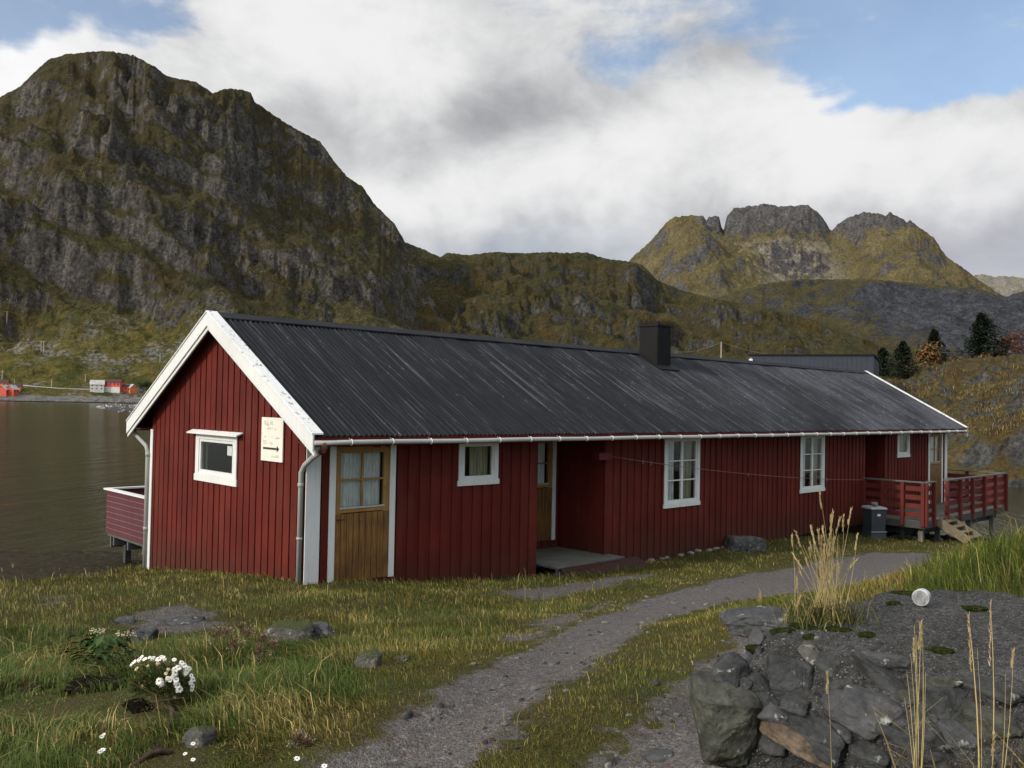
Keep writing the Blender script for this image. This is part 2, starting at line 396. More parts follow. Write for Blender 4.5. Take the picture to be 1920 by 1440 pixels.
def mountain_fn(rock_d, rock_l, g1, g2, g3, sc, slope=(.55, .8), bumpd=6., shore=False, spots=True, streak=(1, 1, .22), apron=False, top=None, slabs=False):
    def fn(N):
        geo = N.t.nodes.new('ShaderNodeNewGeometry'); p = geo.outputs['Position']; nz = N.sep(geo.outputs['Normal'])[2]; z = N.sep(p)[2]
        st = N.noise(N.map(p, streak), 9*sc, 9, .68, .4); big = N.noise(p, 1.6*sc, 6, .6, .3); mid = N.noise(p, 6*sc, 7, .62); fine = N.noise(p, 30*sc, 6, .7)
        rock = N.mix(N.mr(st, .34, .66), rock_d, rock_l); rock = N.mix(N.mr(fine, .36, .62, .8, 0), rock, [q*.35 for q in rock_d])
        gr = N.mix(N.mr(mid, .36, .64), g1, g2); gr = N.mix(N.mr(big, .5, .66, 0, .85), gr, g3)
        gr = N.mix(N.mr(fine, .35, .6, .75, 0), gr, [q*.45 for q in g1])
        k = N.math('ADD', nz, N.math('ADD', N.math('MULTIPLY', N.math('SUBTRACT', mid, .5), .85), N.math('ADD', N.math('MULTIPLY', N.math('SUBTRACT', fine, .5), .5), N.math('MULTIPLY', N.math('SUBTRACT', big, .5), .95))))
        if apron:
            ap = N.mr(N.math('ADD', z, N.math('MULTIPLY', N.math('SUBTRACT', big, .5), 90.)), 55., 115., 1., 0.)
            sc_ = N.mix(N.mr(fine, .4, .6), (.07, .065, .055), (.2, .19, .17)); ga = N.mix(N.mr(mid, .38, .62), (.085, .075, .018), (.15, .115, .03))
            ga = N.mix(N.mr(N.noise(N.map(p, loc=(40, 9, 2)), 5*sc, 5, .65), .5, .6), ga, (.05, .06, .015)); ga = N.mix(N.mr(fine, .36, .6, .7, 0), ga, (.03, .028, .01))
            ga = N.mix(N.math('MULTIPLY', N.mr(N.noise(N.map(p, loc=(14, 70, 2)), 3.*sc, 6, .7), .5, .58), N.mr(fine, .42, .55)), ga, sc_)
            hi_ = N.mr(N.math('ADD', z, N.math('MULTIPLY', N.math('SUBTRACT', big, .5), 150.)), 290., 410.)
            gr = N.mix(N.math('MULTIPLY', hi_, .75), gr, N.mix(N.mr(mid, .4, .6), (.026, .025, .012), (.055, .043, .018))); k = N.math('ADD', k, N.math('MULTIPLY', hi_, .07))
            gr = N.mix(ap, gr, ga); k = N.math('ADD', k, N.math('MULTIPLY', ap, .12))
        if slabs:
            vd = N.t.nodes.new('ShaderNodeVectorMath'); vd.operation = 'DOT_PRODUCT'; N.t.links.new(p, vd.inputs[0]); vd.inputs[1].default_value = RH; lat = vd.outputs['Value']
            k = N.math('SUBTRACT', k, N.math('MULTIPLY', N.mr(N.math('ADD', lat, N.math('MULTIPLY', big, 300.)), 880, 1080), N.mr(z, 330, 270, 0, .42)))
        if top:
            tp_ = N.mr(N.math('ADD', z, N.math('MULTIPLY', N.math('SUBTRACT', big, .5), 90.)), top[0], top[1]); 
            vd = N.t.nodes.new('ShaderNodeVectorMath'); vd.operation = 'DOT_PRODUCT'; N.t.links.new(p, vd.inputs[0]); vd.inputs[1].default_value = RH; lat = vd.outputs['Value']
            k = N.math('SUBTRACT', k, N.math('MULTIPLY', N.math('MULTIPLY', tp_, N.mr(lat, 800, 900)), .7))
            gl = N.math('ADD', lat, N.math('MULTIPLY', N.math('SUBTRACT', mid, .5), 420.)); bl_ = N.math('MULTIPLY', N.math('MULTIPLY', N.mr(gl, 930, 1080), N.mr(gl, 1420, 1330)), N.math('MULTIPLY', N.mr(z, 470, 540), N.mr(z, 770, 700)))
            pale = N.mix(N.mr(fine, .35, .65), (.12, .108, .09), (.28, .25, .2)); gr = N.mix(N.math('MULTIPLY', bl_, N.mr(mid, .38, .56, 0, .85)), gr, pale)
        m = N.mr(k, slope[0], slope[1])
        c = N.mix(m, rock, gr)
        if spots:
            v = N.voro(p, 38*sc); c = N.mix(N.math('MULTIPLY', N.mr(v, .12, .2, 1, 0), N.mr(N.noise(p, 4*sc, 2), .56, .64)), c, (.15, .07, .012))
            v2 = N.voro(p, 62*sc); c = N.mix(N.math('MULTIPLY', N.mr(v2, .12, .24, 1, 0), N.mr(N.noise(N.map(p, loc=(90, 20, 3)), 5*sc, 2), .56, .62)), c, [q*1.7 for q in rock_l])
        if shore:
            c = N.mix(N.mr(N.math('ADD', z, N.math('MULTIPLY', mid, 6.)), 6., 7.5, 1, 0), c, N.mix(N.mr(fine, .35, .65), (.07, .068, .062), (.22, .21, .19)))
            c = N.mix(N.mr(z, -1.6, -.9, 1, 0), c, (.012, .012, .011))
        h = N.math('ADD', N.math('MULTIPLY', st, 1.), N.math('ADD', N.math('MULTIPLY', mid, .8), N.math('MULTIPLY', fine, .6)))
        return {'Base Color': c, 'Normal': N.bump(h, .9, bumpd)}
    return fn
mat('mountain_rock', mountain_fn((.026, .0245, .0225), (.168, .152, .13), (.028, .0285, .012), (.064, .055, .023), (.064, .046, .02), .0085, (.32, .47), 6., True, apron=True, streak=(1, 1, .42)), rough=.95, spec=.1)
mat('ridge_rock', mountain_fn((.02, .02, .02), (.12, .115, .105), (.028, .0285, .0115), (.066, .056, .022), (.068, .045, .015), .0075, (.31, .47), 6., streak=(1, 1, .4)), rough=.95, spec=.1)
mat('peak_rock', mountain_fn((.06, .056, .055), (.16, .152, .148), (.085, .07, .03), (.165, .13, .058), (.18, .15, .078), .0034, (.38, .56), 20., spots=False, top=(775, 825)), rough=.95, spec=.1)  # sunlight is put into these brighter rock and grass colours
mat('slab_rock', mountain_fn((.022, .023, .027), (.088, .092, .105), (.04, .038, .017), (.085, .07, .028), (.06, .048, .022), .005, (.62, .84), 10., spots=False, streak=(1, .6, .25), slabs=True), rough=.95, spec=.1)  # cloud shade is put into these dark slab and grass colours
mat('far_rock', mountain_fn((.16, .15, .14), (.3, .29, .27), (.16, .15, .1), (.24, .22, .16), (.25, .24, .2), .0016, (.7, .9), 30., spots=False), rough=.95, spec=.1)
mat('hill_rock', mountain_fn((.03, .03, .028), (.12, .118, .108), (.052, .045, .017), (.125, .092, .034), (.07, .042, .018), .11, (.68, .86), .5, False, False), rough=.95, spec=.1)

def water_fn(N):
    p = N.pos(); w = N.map(p, (1, 1, 1), (0, 0, 0), (0, 0, -.62))
    n1 = N.noise(N.map(w, (.35, 1.9, 1)), 1.0, 5, .6, .3); n2 = N.noise(N.map(w, (.08, .4, 1)), 1., 5, .55); n3 = N.noise(N.map(w, (.004, .03, 1)), 1., 4)
    h = N.math('ADD', N.math('MULTIPLY', n1, .35), N.math('ADD', n2, N.math('MULTIPLY', n3, .8)))
    c = N.mix(N.mr(n3, .4, .6), (.017, .0155, .007), (.028, .025, .0115))
    return {'Base Color': c, 'Normal': N.bump(h, .5, .4), 'Roughness': .14}
mat('sea_water', water_fn, spec=.22, IOR=1.333)
mat('foam_white', lambda N: (.36, .36, .34), rough=.9)
mat('petal', lambda N: N.mix(N.mr(N.noise(N.objc(), 90, 3), .4, .6), (.74, .73, .66), (.86, .85, .8)), rough=.7)
mat('petal_cream', lambda N: N.mix(N.mr(N.noise(N.objc(), 60, 3), .4, .6), (.55, .45, .26), (.74, .64, .42)), rough=.7)
mat('flower_eye', lambda N: (.3, .17, .04), rough=.8)
mat('house_white', lambda N: N.mix(N.mr(N.noise(N.objc(), .4, 3), .4, .6), (.45, .44, .4), (.55, .53, .49)))
mat('house_red', lambda N: N.mix(N.mr(N.noise(N.objc(), .4, 3), .4, .6), (.42, .07, .045), (.52, .1, .06)))
mat('house_orange', lambda N: N.mix(N.mr(N.noise(N.objc(), .4, 3), .4, .6), (.5, .13, .04), (.6, .17, .06)))
mat('roof_pale', lambda N: N.mix(N.mr(N.noise(N.objc(), .6, 3), .4, .6), (.3, .3, .29), (.42, .42, .4)))
mat('roof_dark', lambda N: (.05, .03, .032))
mat('window_dark', lambda N: (.02, .02, .022), rough=.2)
mat('bark', wood_fn((.04, .03, .022), (.09, .07, .05)), rough=.95)
mat('wire_grey', lambda N: (.2, .19, .15), rough=.6)
mat('rail_grey', lambda N: (.4, .4, .37), rough=.6)
# ------------------------------------------------------------------ sky and sun
SUN = np.array([-.87, .10, .45]); SUN /= np.linalg.norm(SUN)
world = bpy.data.worlds.new('World'); scene.world = world; world.use_nodes = True
wt = world.node_tree; wt.nodes.clear(); N = NT(wt)
wout = wt.nodes.new('ShaderNodeOutputWorld')
sky = wt.nodes.new('ShaderNodeTexSky'); sky.sky_type = 'NISHITA'; sky.sun_disc = False
sky.sun_elevation = math.asin(SUN[2]); sky.sun_rotation = math.atan2(SUN[0], SUN[1])
sky.air_density = 1.; sky.dust_density = .6; sky.ozone_density = 1.5
bg1 = N.n('ShaderNodeBackground', Color=sky.outputs[0], Strength=.165)
dvec = wt.nodes.new('ShaderNodeTexCoord').outputs['Generated']
def wdot(v):
    nd = wt.nodes.new('ShaderNodeVectorMath'); nd.operation = 'DOT_PRODUCT'; wt.links.new(dvec, nd.inputs[0]); nd.inputs[1].default_value = v
    return nd.outputs['Value']
azn = N.math('ARCTAN2', wdot(RH), wdot(FH)); eln = N.math('ARCSINE', wdot((0, 0, 1)))
wz1 = N.noise(dvec, 4.2, 4, .6); wz2 = N.noise(N.map(dvec, loc=(5, 2, 1)), 4.2, 4, .6)
fineN = N.noise(N.map(dvec, (1, 1, 1.5)), 9., 8, .62, .3)
cirr = N.noise(N.map(dvec, (1.6, 1.6, 8), rot=(.1, .16, 0)), 3.0, 6, .55, .6)
azw = N.math('ADD', azn, N.math('MULTIPLY', N.math('SUBTRACT', wz1, .5), .24))
elw = N.math('ADD', eln, N.math('MULTIPLY', N.math('SUBTRACT', wz2, .5), .16))
def blob(px, py, sx, sy, amp, warp=True):
    d = ray(px, py); a0 = math.atan2(d@RH, d@FH); e0 = math.atan2(d[2], math.hypot(d[0], d[1]))
    a = azw if warp else azn; e = elw if warp else eln
    x = N.math('DIVIDE', N.math('SUBTRACT', a, a0), sx/1649); y = N.math('DIVIDE', N.math('SUBTRACT', e, e0), sy/1649)
    q = N.math('ADD', N.math('MULTIPLY', x, x), N.math('MULTIPLY', y, y))
    return N.math('MULTIPLY', N.math('POWER', 2.71828, N.math('MULTIPLY', q, -1.)), amp)
def total(base, items):
    s = base
    for it in items: s = N.math('ADD', s, it)
    return s
cov = total(N.math('MULTIPLY', N.math('SUBTRACT', fineN, .5), 1.3), [
    blob(600, 180, 380, 240, 1.35), blob(950, 340, 420, 130, 1.1), blob(1480, 205, 120, 75, 1.1), blob(1350, 350, 600, 100, 1.5),
    blob(1750, 320, 330, 80, 1.1), blob(1900, 440, 400, 150, .8), blob(60, 150, 200, 90, .75), blob(1380, 105, 130, 45, .5),
    blob(1900, 190, 80, 50, .25), blob(1750, 165, 210, 62, -1.15), blob(1640, 60, 380, 80, -.3), blob(1250, 25, 280, 55, .3), blob(150, 15, 260, 65, -.85), blob(1130, 100, 150, 70, -.35),
    blob(900, 500, 330, 60, .35)])
cov = N.math('ADD', cov, N.math('MULTIPLY', N.math('SUBTRACT', cirr, .44), 1.35))
cov = N.math('ADD', cov, N.mr(eln, .45, .8, .12, .55))
covm = N.mr(cov, .02, .62, .16, 1., True)
br = total(N.math('ADD', N.math('MULTIPLY', N.math('SUBTRACT', wz2, .5), 1.1), N.math('MULTIPLY', N.math('SUBTRACT', fineN, .5), 1.5)), [
    blob(560, 20, 200, 70, .45), blob(1050, 320, 230, 60, .38), blob(1470, 200, 170, 75, .55), blob(1300, 330, 480, 70, .26), blob(800, 330, 150, 40, .25),
    blob(1700, 290, 260, 70, .35), blob(850, 235, 330, 75, -.5), blob(1370, 100, 150, 60, -.45), blob(520, 130, 260, 90, .22),
    blob(900, 455, 380, 55, -.3), blob(1850, 450, 330, 80, -.25), blob(60, 140, 170, 60, .42), blob(1900, 180, 130, 70, -.2)])
brm = N.mr(br, -.95, .62, 0., 1., True)
ccol = N.mix(brm, (.33, .34, .36), (.88, .88, .88))
ccol = N.mix(N.math('MULTIPLY', blob(1850, 480, 340, 90, .6), 1.), ccol, (.40, .41, .50))
ccol = N.mix(N.math('MULTIPLY', blob(930, 470, 330, 50, .7), 1.), ccol, (.36, .42, .52))
# unseen sky brightened round the sun, behind the viewer and overhead, to light the facade
sunm = N.mr(wdot(SUN), -.1, 1., 0., 1.); up_ = N.mr(eln, .5, 1.2, 0, 1.)
behind = N.mr(wdot(-FH), -.1, .7, 0, 1.)
stren = N.math('ADD', 1., N.math('ADD', N.math('MULTIPLY', sunm, .9), N.math('ADD', N.math('MULTIPLY', up_, .55), N.math('MULTIPLY', behind, .75))))
bg2 = N.n('ShaderNodeBackground', Color=ccol, Strength=stren)
wm = N.n('ShaderNodeMixShader', i0=covm, i1=bg1.outputs[0], i2=bg2.outputs[0]); wt.links.new(wm.outputs[0], wout.inputs[0])
sl = bpy.data.lights.new('sun', 'SUN'); sl.energy = 3.1; sl.angle = math.radians(4.); sl.color = (1, .93, .82)
so = bpy.data.objects.new('sun', sl); COL.objects.link(so)
so.rotation_euler = Vector(SUN).to_track_quat('Z', 'Y').to_euler(); so.location = (-20, 2, 30)

# ------------------------------------------------------------------ mountains: polar height fields, each standing at its own distance
class Field: pass
def polar_field(name, m, sky_pts, r0f, r1f, prof, npx, nr, back=1.18, nz=None, smooth_px=60, jit=1.5, detail_from=.62, fixskyline=True, terr=None, fixw=(.35, .95)):
    xs = np.array([p[0] for p in sky_pts], float)
    az_k = []; te_k = []
    for x, y in sky_pts:
        d = ray(x, y); az_k.append(math.atan2(d@RH, d@FH)); te_k.append(d[2]/math.hypot(d[0], d[1]))
    az_k = np.array(az_k); te_k = np.array(te_k)
    az = np.linspace(az_k[0], az_k[-1], npx)
    te = np.interp(az, az_k, te_k)
    px_of = np.interp(az, az_k, xs)
    te = te + jit/1649*fbm(az*260, az*0+3.3, 4)*1.6
    w = max(3, int(smooth_px/((xs[-1]-xs[0])/npx))); ker = np.hanning(w*2+1); ker /= ker.sum()
    tes = np.convolve(np.pad(te, w, mode='edge'), ker, 'valid')
    t = np.linspace(0, back, nr)
    r0 = np.array([r0f(x) for x in px_of])[:, None]; r1 = np.array([r1f(x) for x in px_of])[:, None]
    rr = r0+(r1-r0)*t[None, :]
    A = az[:, None]+0*rr
    X = C[0]+rr*(np.sin(A)*RH[0]+np.cos(A)*FH[0]); Y = C[1]+rr*(np.sin(A)*RH[1]+np.cos(A)*FH[1])
    blend = sstep(detail_from, .95, t)[None, :]
    H = (tes[:, None]*(1-blend)+te[:, None]*blend)*r1+C[2]-WATER
    g = prof(t[None, :]+0*rr, X, Y, px_of[:, None])
    Z = H*g
    if nz is not None: Z = Z+nz(X, Y, t[None, :]+0*rr, H, px_of[:, None])
    if terr:
        lam, amp, ta, tb = terr; T = t[None, :]+0*rr
        w = sstep(ta, ta+.12, T)*(1-.8*sstep(.9, 1., T))*(.35+1.1*np.clip(fbm(X/330, Y/330, 3, seed=611)+.35, 0, 1))
        for k_, (l_, a_) in enumerate(((lam, amp), (lam*.37, amp*.8))):
            ph = Z/l_+1.1*fbm(X/310, Y/310, 4, seed=600+k_*9)+.35*fbm(X/70, Y/70, 4, seed=620+k_)+(X*RH[0]+Y*RH[1])*.34/l_
            Z = Z+a_*l_/6.283*np.sin(6.283*ph)*w
    Z = Z+WATER
    if fixskyline:
        el = (Z-C[2])/rr; mx = el[:, :].max(1)
        sfac = np.clip((te-mx), -.08, .08)
        wgt = sstep(fixw[0], fixw[1], t)[None, :]
        for _ in range(3):
            el = (Z-C[2])/rr; mx = el.max(1); Z = Z+(te-mx)[:, None]*rr*wgt
    # edges sink under water
    Z[:, 0] = np.minimum(Z[:, 0], WATER-2)
    V = np.stack([X, Y, Z], -1).reshape(-1, 3)
    i = np.arange(npx-1)[:, None]*nr+np.arange(nr-1)[None, :]
    fc = np.stack([i, i+nr, i+nr+1, i+1], -1).reshape(-1, 4)
    me = mesh_np(name, V, [fc], smooth=True)
    o = obj(name, me, m); f = Field(); f.o = o; f.az = az; f.r0 = r0[:, 0]; f.r1 = r1[:, 0]; f.Z = Z; f.back = back; f.nr = nr
    return f
def field_point(f, px, r):
    """world point on the field at azimuth of pixel column px, distance r"""
    a = az_of(px); k = np.interp(a, f.az, np.arange(len(f.az))); k0 = int(min(k, len(f.az)-2)); kf = k-k0
    z = 0
    for kk, w in ((k0, 1-kf), (k0+1, kf)):
        tt = (r-f.r0[kk])/(f.r1[kk]-f.r0[kk])/f.back*(f.nr-1); z += w*np.interp(tt, np.arange(f.nr), f.Z[kk])
    return np.array([C[0]+r*(math.sin(a)*RH[0]+math.cos(a)*FH[0]), C[1]+r*(math.sin(a)*RH[1]+math.cos(a)*FH[1]), z])
def knots(ts, gs):
    return lambda t: np.interp(t, ts, gs)

# the big mountain on the left
sk = [(-420, 420), (-250, 330), (-120, 250), (-40, 200), (0, 182), (40, 160), (62, 138), (90, 112), (120, 102), (160, 98), (200, 95), (250, 103), (290, 124), (312, 142), (335, 148), (368, 153), (400, 175), (418, 167), (440, 166), (470, 172), (477, 190), (520, 220), (560, 245), (600, 265), (625, 300), (650, 330), (680, 350), (700, 380), (740, 420), (755, 445), (775, 490), (800, 545), (830, 590), (870, 640), (920, 690), (980, 735), (1040, 765)]
kn = knots([0, .02, .05, .15, .33, .38, .5, .6, .72, .83, .93, 1.0, 1.1, 1.3], [0, .008, .02, .075, .2, .25, .46, .56, .73, .87, .97, 1.0, .97, .8])
def prof_m(t, X, Y, px):
    tw = t+.12*fbm(X/240, Y/240, 4, seed=3.)*sstep(.12, .4, t)*(1-sstep(.85, 1, t))+.03*fbm(X/70, Y/70, 4, seed=9)*sstep(.15, .4, t)*(1-sstep(.85, 1, t))
    return kn(tw)
def nz_m(X, Y, t, H, px):
    w = sstep(.1, .4, t)*(1-.75*sstep(.85, 1., t))
    wx = X+40*fbm(X/160, Y/160, 3, seed=21); wy = Y+40*fbm(X/160, Y/160, 3, seed=33)
    r = ridged(wx/270+.3*wy/270, wy/230, 7, .54, seed=5.)-.45
    r2 = ridged(wx/60, wy/60, 5, .55, seed=15.)-.45
    z = (r*95+r2*14)*w
    z = z+fbm(X/22, Y/22, 5, .6, seed=40)*11*(.25+.75*w)
    ap = (1-sstep(.2, .4, t))*sstep(.03, .09, t)
    z = z+ap*(fbm(X/45, Y/45, 5, seed=50)*9)
    return z
mountain = polar_field('mountain', MATS['mountain_rock'], sk, lambda x: 822, lambda x: 1400 - .12*max(0, x-300), prof_m, 760, 560, nz=nz_m, terr=(95., .85, .22, 1))
tag(mountain.o, kind='structure')
# the lower ridge running to the right
sk = [(430, 560), (600, 500), (700, 470), (755, 452), (770, 458), (800, 470), (825, 482), (838, 474), (880, 478), (925, 472), (990, 475), (1030, 472), (1065, 474), (1100, 473), (1135, 485), (1180, 490), (1205, 497), (1232, 525), (1280, 545), (1340, 560), (1400, 570), (1470, 582), (1540, 605), (1600, 628), (1650, 645), (1720, 662), (1850, 690), (2000, 720)]
kn2 = knots([0, .06, .2, .35, .42, .55, .7, .8, .92, 1, 1.1, 1.3], [0, .03, .13, .25, .38, .5, .66, .8, .93, 1., .97, .8])
def prof_r(t, X, Y, px):
    return kn2(t+.09*fbm(X/240, Y/240, 5, seed=73.)*sstep(.05, .3, t)*(1-sstep(.85, 1, t)))
def nz_r(X, Y, t, H, px):
    w = sstep(.05, .3, t)*(1-.7*sstep(.8, 1., t))*np.clip(H/250, .15, 1)
    wx = X+40*fbm(X/160, Y/160, 3, seed=121)
    return ((ridged(wx/170, Y/170, 6, .56, seed=65.)-.45)*60+fbm(X/30, Y/30, 5, .6, seed=44)*16)*w
ridge = polar_field('hills', MATS['ridge_rock'], sk, lambda x: 880 if x < 1250 else 880-(x-1250)*.6, lambda x: 1650 if x < 1230 else 1650-(x-1230)*1.15, prof_r, 620, 380, nz=nz_r, terr=(60., 1.0, .1, 1))
tag(ridge.o, kind='structure')
# slab slope below the far peak, darkened in colour for cloud shadow
sk = [(1150, 640), (1250, 590), (1300, 570), (1380, 548), (1440, 532), (1500, 524), (1560, 520), (1640, 524), (1700, 528), (1760, 534), (1840, 545), (1885, 556), (1920, 545), (2000, 530), (2150, 560), (2350, 640)]
def nz_s(X, Y, t, H, px):
    w = sstep(.05, .3, t)*(1-.6*sstep(.8, 1., t)); return ((ridged(X/420, Y/420, 6, .5, seed=165.)-.45)*70+fbm(X/60, Y/60, 5, .6, seed=144)*14)*w
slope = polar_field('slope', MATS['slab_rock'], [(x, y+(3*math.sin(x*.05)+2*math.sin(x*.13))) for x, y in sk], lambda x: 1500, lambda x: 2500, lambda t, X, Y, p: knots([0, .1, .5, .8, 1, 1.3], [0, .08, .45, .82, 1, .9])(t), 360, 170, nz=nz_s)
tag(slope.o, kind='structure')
# the peak, its colours lightened to look sunlit
sk = [(1060, 640), (1120, 550), (1180, 488), (1220, 452), (1250, 416), (1266, 407), (1290, 404), (1318, 405), (1325, 414), (1329, 406), (1348, 405), (1353, 426), (1357, 432), (1363, 404), (1376, 391), (1400, 387), (1440, 382), (1460, 387), (1480, 386), (1514, 384), (1530, 395), (1545, 411), (1556, 430), (1561, 430), (1572, 420), (1590, 408), (1620, 398), (1648, 401), (1660, 404), (1668, 398), (1690, 408), (1700, 418), (1706, 412), (1722, 425), (1750, 445), (1775, 482), (1800, 498), (1835, 525), (1870, 548), (1920, 575), (2000, 630), (2100, 700)]
kn3 = knots([0, .15, .5, .72, .8, .88, .955, 1, 1.3], [0, .08, .45, .71, .79, .845, .985, 1, .9])
def prof_p(t, X, Y, px): return kn3(t+.05*fbm(X/500, Y/500, 5, seed=273.)*sstep(.05, .3, t)*(1-sstep(.8, .9, t)))
def nz_p(X, Y, t, H, px):
    w = sstep(.05, .3, t)*(1-.75*sstep(.88, 1., t))
    bowl = -190*np.exp(-((px-1560)/130)**2)*np.exp(-((t-.68)/.16)**2)+120*np.exp(-((px-1310)/50)**2)*np.exp(-((t-.66)/.1)**2)
    return ((ridged(X/420, Y/420, 7, .55, seed=365.)-.45)*110+fbm(X/80, Y/80, 5, .6, seed=344)*26)*w+bowl
peak = polar_field('mountain', MATS['peak_rock'], sk, lambda x: 2500, lambda x: 4200, prof_p, 620, 300, nz=nz_p, smooth_px=110, detail_from=.87, jit=2.2, fixw=(.86, .95))
peak.o.name = 'peak'; tag(peak.o, kind='structure')
sk = [(1740, 560), (1800, 530), (1828, 516), (1845, 514), (1862, 519), (1880, 517), (1900, 519), (1920, 522), (1990, 516), (2100, 540), (2300, 620)]
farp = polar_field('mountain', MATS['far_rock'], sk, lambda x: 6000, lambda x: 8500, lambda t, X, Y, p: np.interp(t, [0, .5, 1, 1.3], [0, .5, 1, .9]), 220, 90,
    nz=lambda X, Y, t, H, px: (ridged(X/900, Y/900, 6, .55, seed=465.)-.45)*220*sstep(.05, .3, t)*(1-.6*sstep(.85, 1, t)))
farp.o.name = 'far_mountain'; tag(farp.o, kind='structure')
# the near hillside across the inlet on the right
sk = [(1120, 775), (1230, 752), (1330, 733), (1400, 722), (1500, 716), (1600, 710), (1650, 706), (1700, 696), (1760, 683), (1820, 672), (1880, 667), (1920, 665), (2000, 655), (2120, 640), (2350, 640), (2600, 680)]
kn5 = knots([0, .03, .08, .12, .3, .6, .85, 1, 1.5, 2.5], [0, .10, .27, .36, .55, .75, .92, 1, .98, .9])
def nz_h(X, Y, t, H, px):
    w = sstep(.0, .15, t)*(1-.6*sstep(.8, 1., t)); return ((ridged(X/14, Y/14, 6, .56, seed=565.)-.45)*3.2+fbm(X/3.5, Y/3.5, 5, .6, seed=544)*.9)*w
hill = polar_field('hillside', MATS['hill_rock'], sk, lambda x: 66 if x > 1640 else 66+(1640-x)*.05, lambda x: 104, lambda t, X, Y, p: kn5(np.clip(t+.06*fbm(X/9, Y/9, 4, seed=577)*sstep(.01, .06, t)*(1-sstep(.8, 1, t)), 0, 3)), 420, 330, back=2.3, nz=nz_h, jit=3.)
tag(hill.o, kind='structure')

# water and the sea bed
def disc(name, z, m, r=16000):
    n = 96; rs = [0, 30, 60, 120, 250, 500, 1000, 2500, 6000, r]; V = [(C[0], C[1], z)]; fq = []; ft = []
    for ri in rs[1:]:
        for k in range(n): V.append((C[0]+ri*math.cos(2*math.pi*k/n), C[1]+ri*math.sin(2*math.pi*k/n), z))
    for k in range(n): ft.append((0, 1+k, 1+(k+1) % n))
    for i in range(len(rs)-2):
        for k in range(n): a = 1+i*n+k; b = 1+i*n+(k+1) % n; fq.append((a, a+n, b+n, b))
    o = obj(name, mesh_np(name, V, [np.array(ft), np.array(fq)]), m); return tag(o, kind='structure')
disc('water', WATER, MATS['sea_water'])

# ------------------------------------------------------------------ the near ground
cpts = []
def cp(px, py, d): cpts.append(at(px, py, d))
for w in [(0, 0, 0), (0, .2, .02), (1.6, -.05, -.13), (4.8, -.05, -.44), (8, -.05, -.53), (10, 0, -.52), (12, 0, -.53), (15, 0, -.6), (18, 0, -.8), (21, -1.8, -1.1), (24.2, -1.8, -1.42), (24.8, 1, -1.6),
          (0, 1.5, -.1), (0, 3, -.28), (0, 5.75, -.63), (5, 3, -.75), (12, 3, -.9), (20, 3, -1.3), (5, 8, -1.4), (12, 9, -1.7), (22, 8, -2.3), (10, 14, -3), (2, 19, -2.5), (0.8, 13, -1.35), (-2, 19.5, -2.4), (3, 16.5, -2.1), (-1.5, 9, -.75), (-4, 13, -1.2), (-6, 18, -2.2),
          (-14, 8, -1.6), (-18, 4, -2.2), (-12, 2, -.35), (-14, -4, .3), (-18, -8, .3), (0, 26, -4), (-12, 20, -3.6), (20, 16, -4), (34, 8, -3.6), (38, -4, -3.2), (31, 0, -2.3), (28.5, -2, -1.9), (29, -8, -1.0), (33, -14, -1.4), (16, -12, .9), (6, -16, 1.4), (-8, -18, 1.2), (-6.9, -12, 1.1), (22, -7, -.3)]: cpts.append(np.array(w, float))
for q in [(100, 1440, 4.2), (300, 1440, 4.1), (600, 1440, 4.05), (960, 1440, 4.0), (1200, 1440, 4.0), (1200, 1300, 5.2), (900, 1200, 8), (600, 1200, 8.3), (300, 1200, 8.6), (60, 1200, 8.8), (300, 1120, 11.5), (600, 1130, 11), (60, 1110, 12.2), (900, 1110, 13.5), (1200, 1150, 10.5), (1200, 1100, 14.), (1400, 1080, 15.5), (1400, 1045, 19.5), (1600, 1040, 21), (1600, 1090, 15.), (1650, 1022, 23.5), (1450, 1140, 9.5), (1540, 1120, 10.5),
          (1800, 1092, 4.8), (1900, 1050, 6), (1750, 1072, 6.5), (1900, 1046, 9), (2050, 1050, 6), (1750, 1060, 12), (1850, 1048, 15), (1300, 1400, 3.9)]: cp(*q)
for px, d, z in [(1600, 3.2, 1.3), (1800, 3.0, 1.6), (1900, 2.2, 1.70), (1750, 2.2, 1.62), (1600, 2.35, 1.36), (1450, 2.3, 1.12), (1850, 1.4, 1.6), (1700, 1.3, 1.4), (2000, 3.4, 1.75), (1450, 3.4, 1.12), (1500, 5, 1.0)]:
    p = at(px, 1200, d); p[2] = z; cpts.append(p)
cpts = np.array(cpts)
def tps_fit(P, z, lam=.02):
    n = len(P); d = np.linalg.norm(P[:, None]-P[None], axis=-1); K = np.where(d > 0, d*d*np.log(d+1e-12), 0)+lam*np.eye(n)
    Q = np.c_[np.ones(n), P]; A = np.zeros((n+3, n+3)); A[:n, :n] = K; A[:n, n:] = Q; A[n:, :n] = Q.T
    return np.linalg.solve(A, np.r_[z, 0, 0, 0])
_W = tps_fit(cpts[:, :2], cpts[:, 2], .03)
def ground0(x, y):
    x = np.asarray(x, float); y = np.asarray(y, float); sh = x.shape; P = np.c_[x.ravel(), y.ravel()]; out = np.empty(len(P))
    for i in range(0, len(P), 20000):
        q = P[i:i+20000]; d = np.linalg.norm(q[:, None]-cpts[None, :, :2], axis=-1)
        out[i:i+20000] = np.where(d > 0, d*d*np.log(d+1e-12), 0)@_W[:-3]+_W[-3]+q@_W[-2:]
    return np.clip(out, -5, 2.2).reshape(sh)
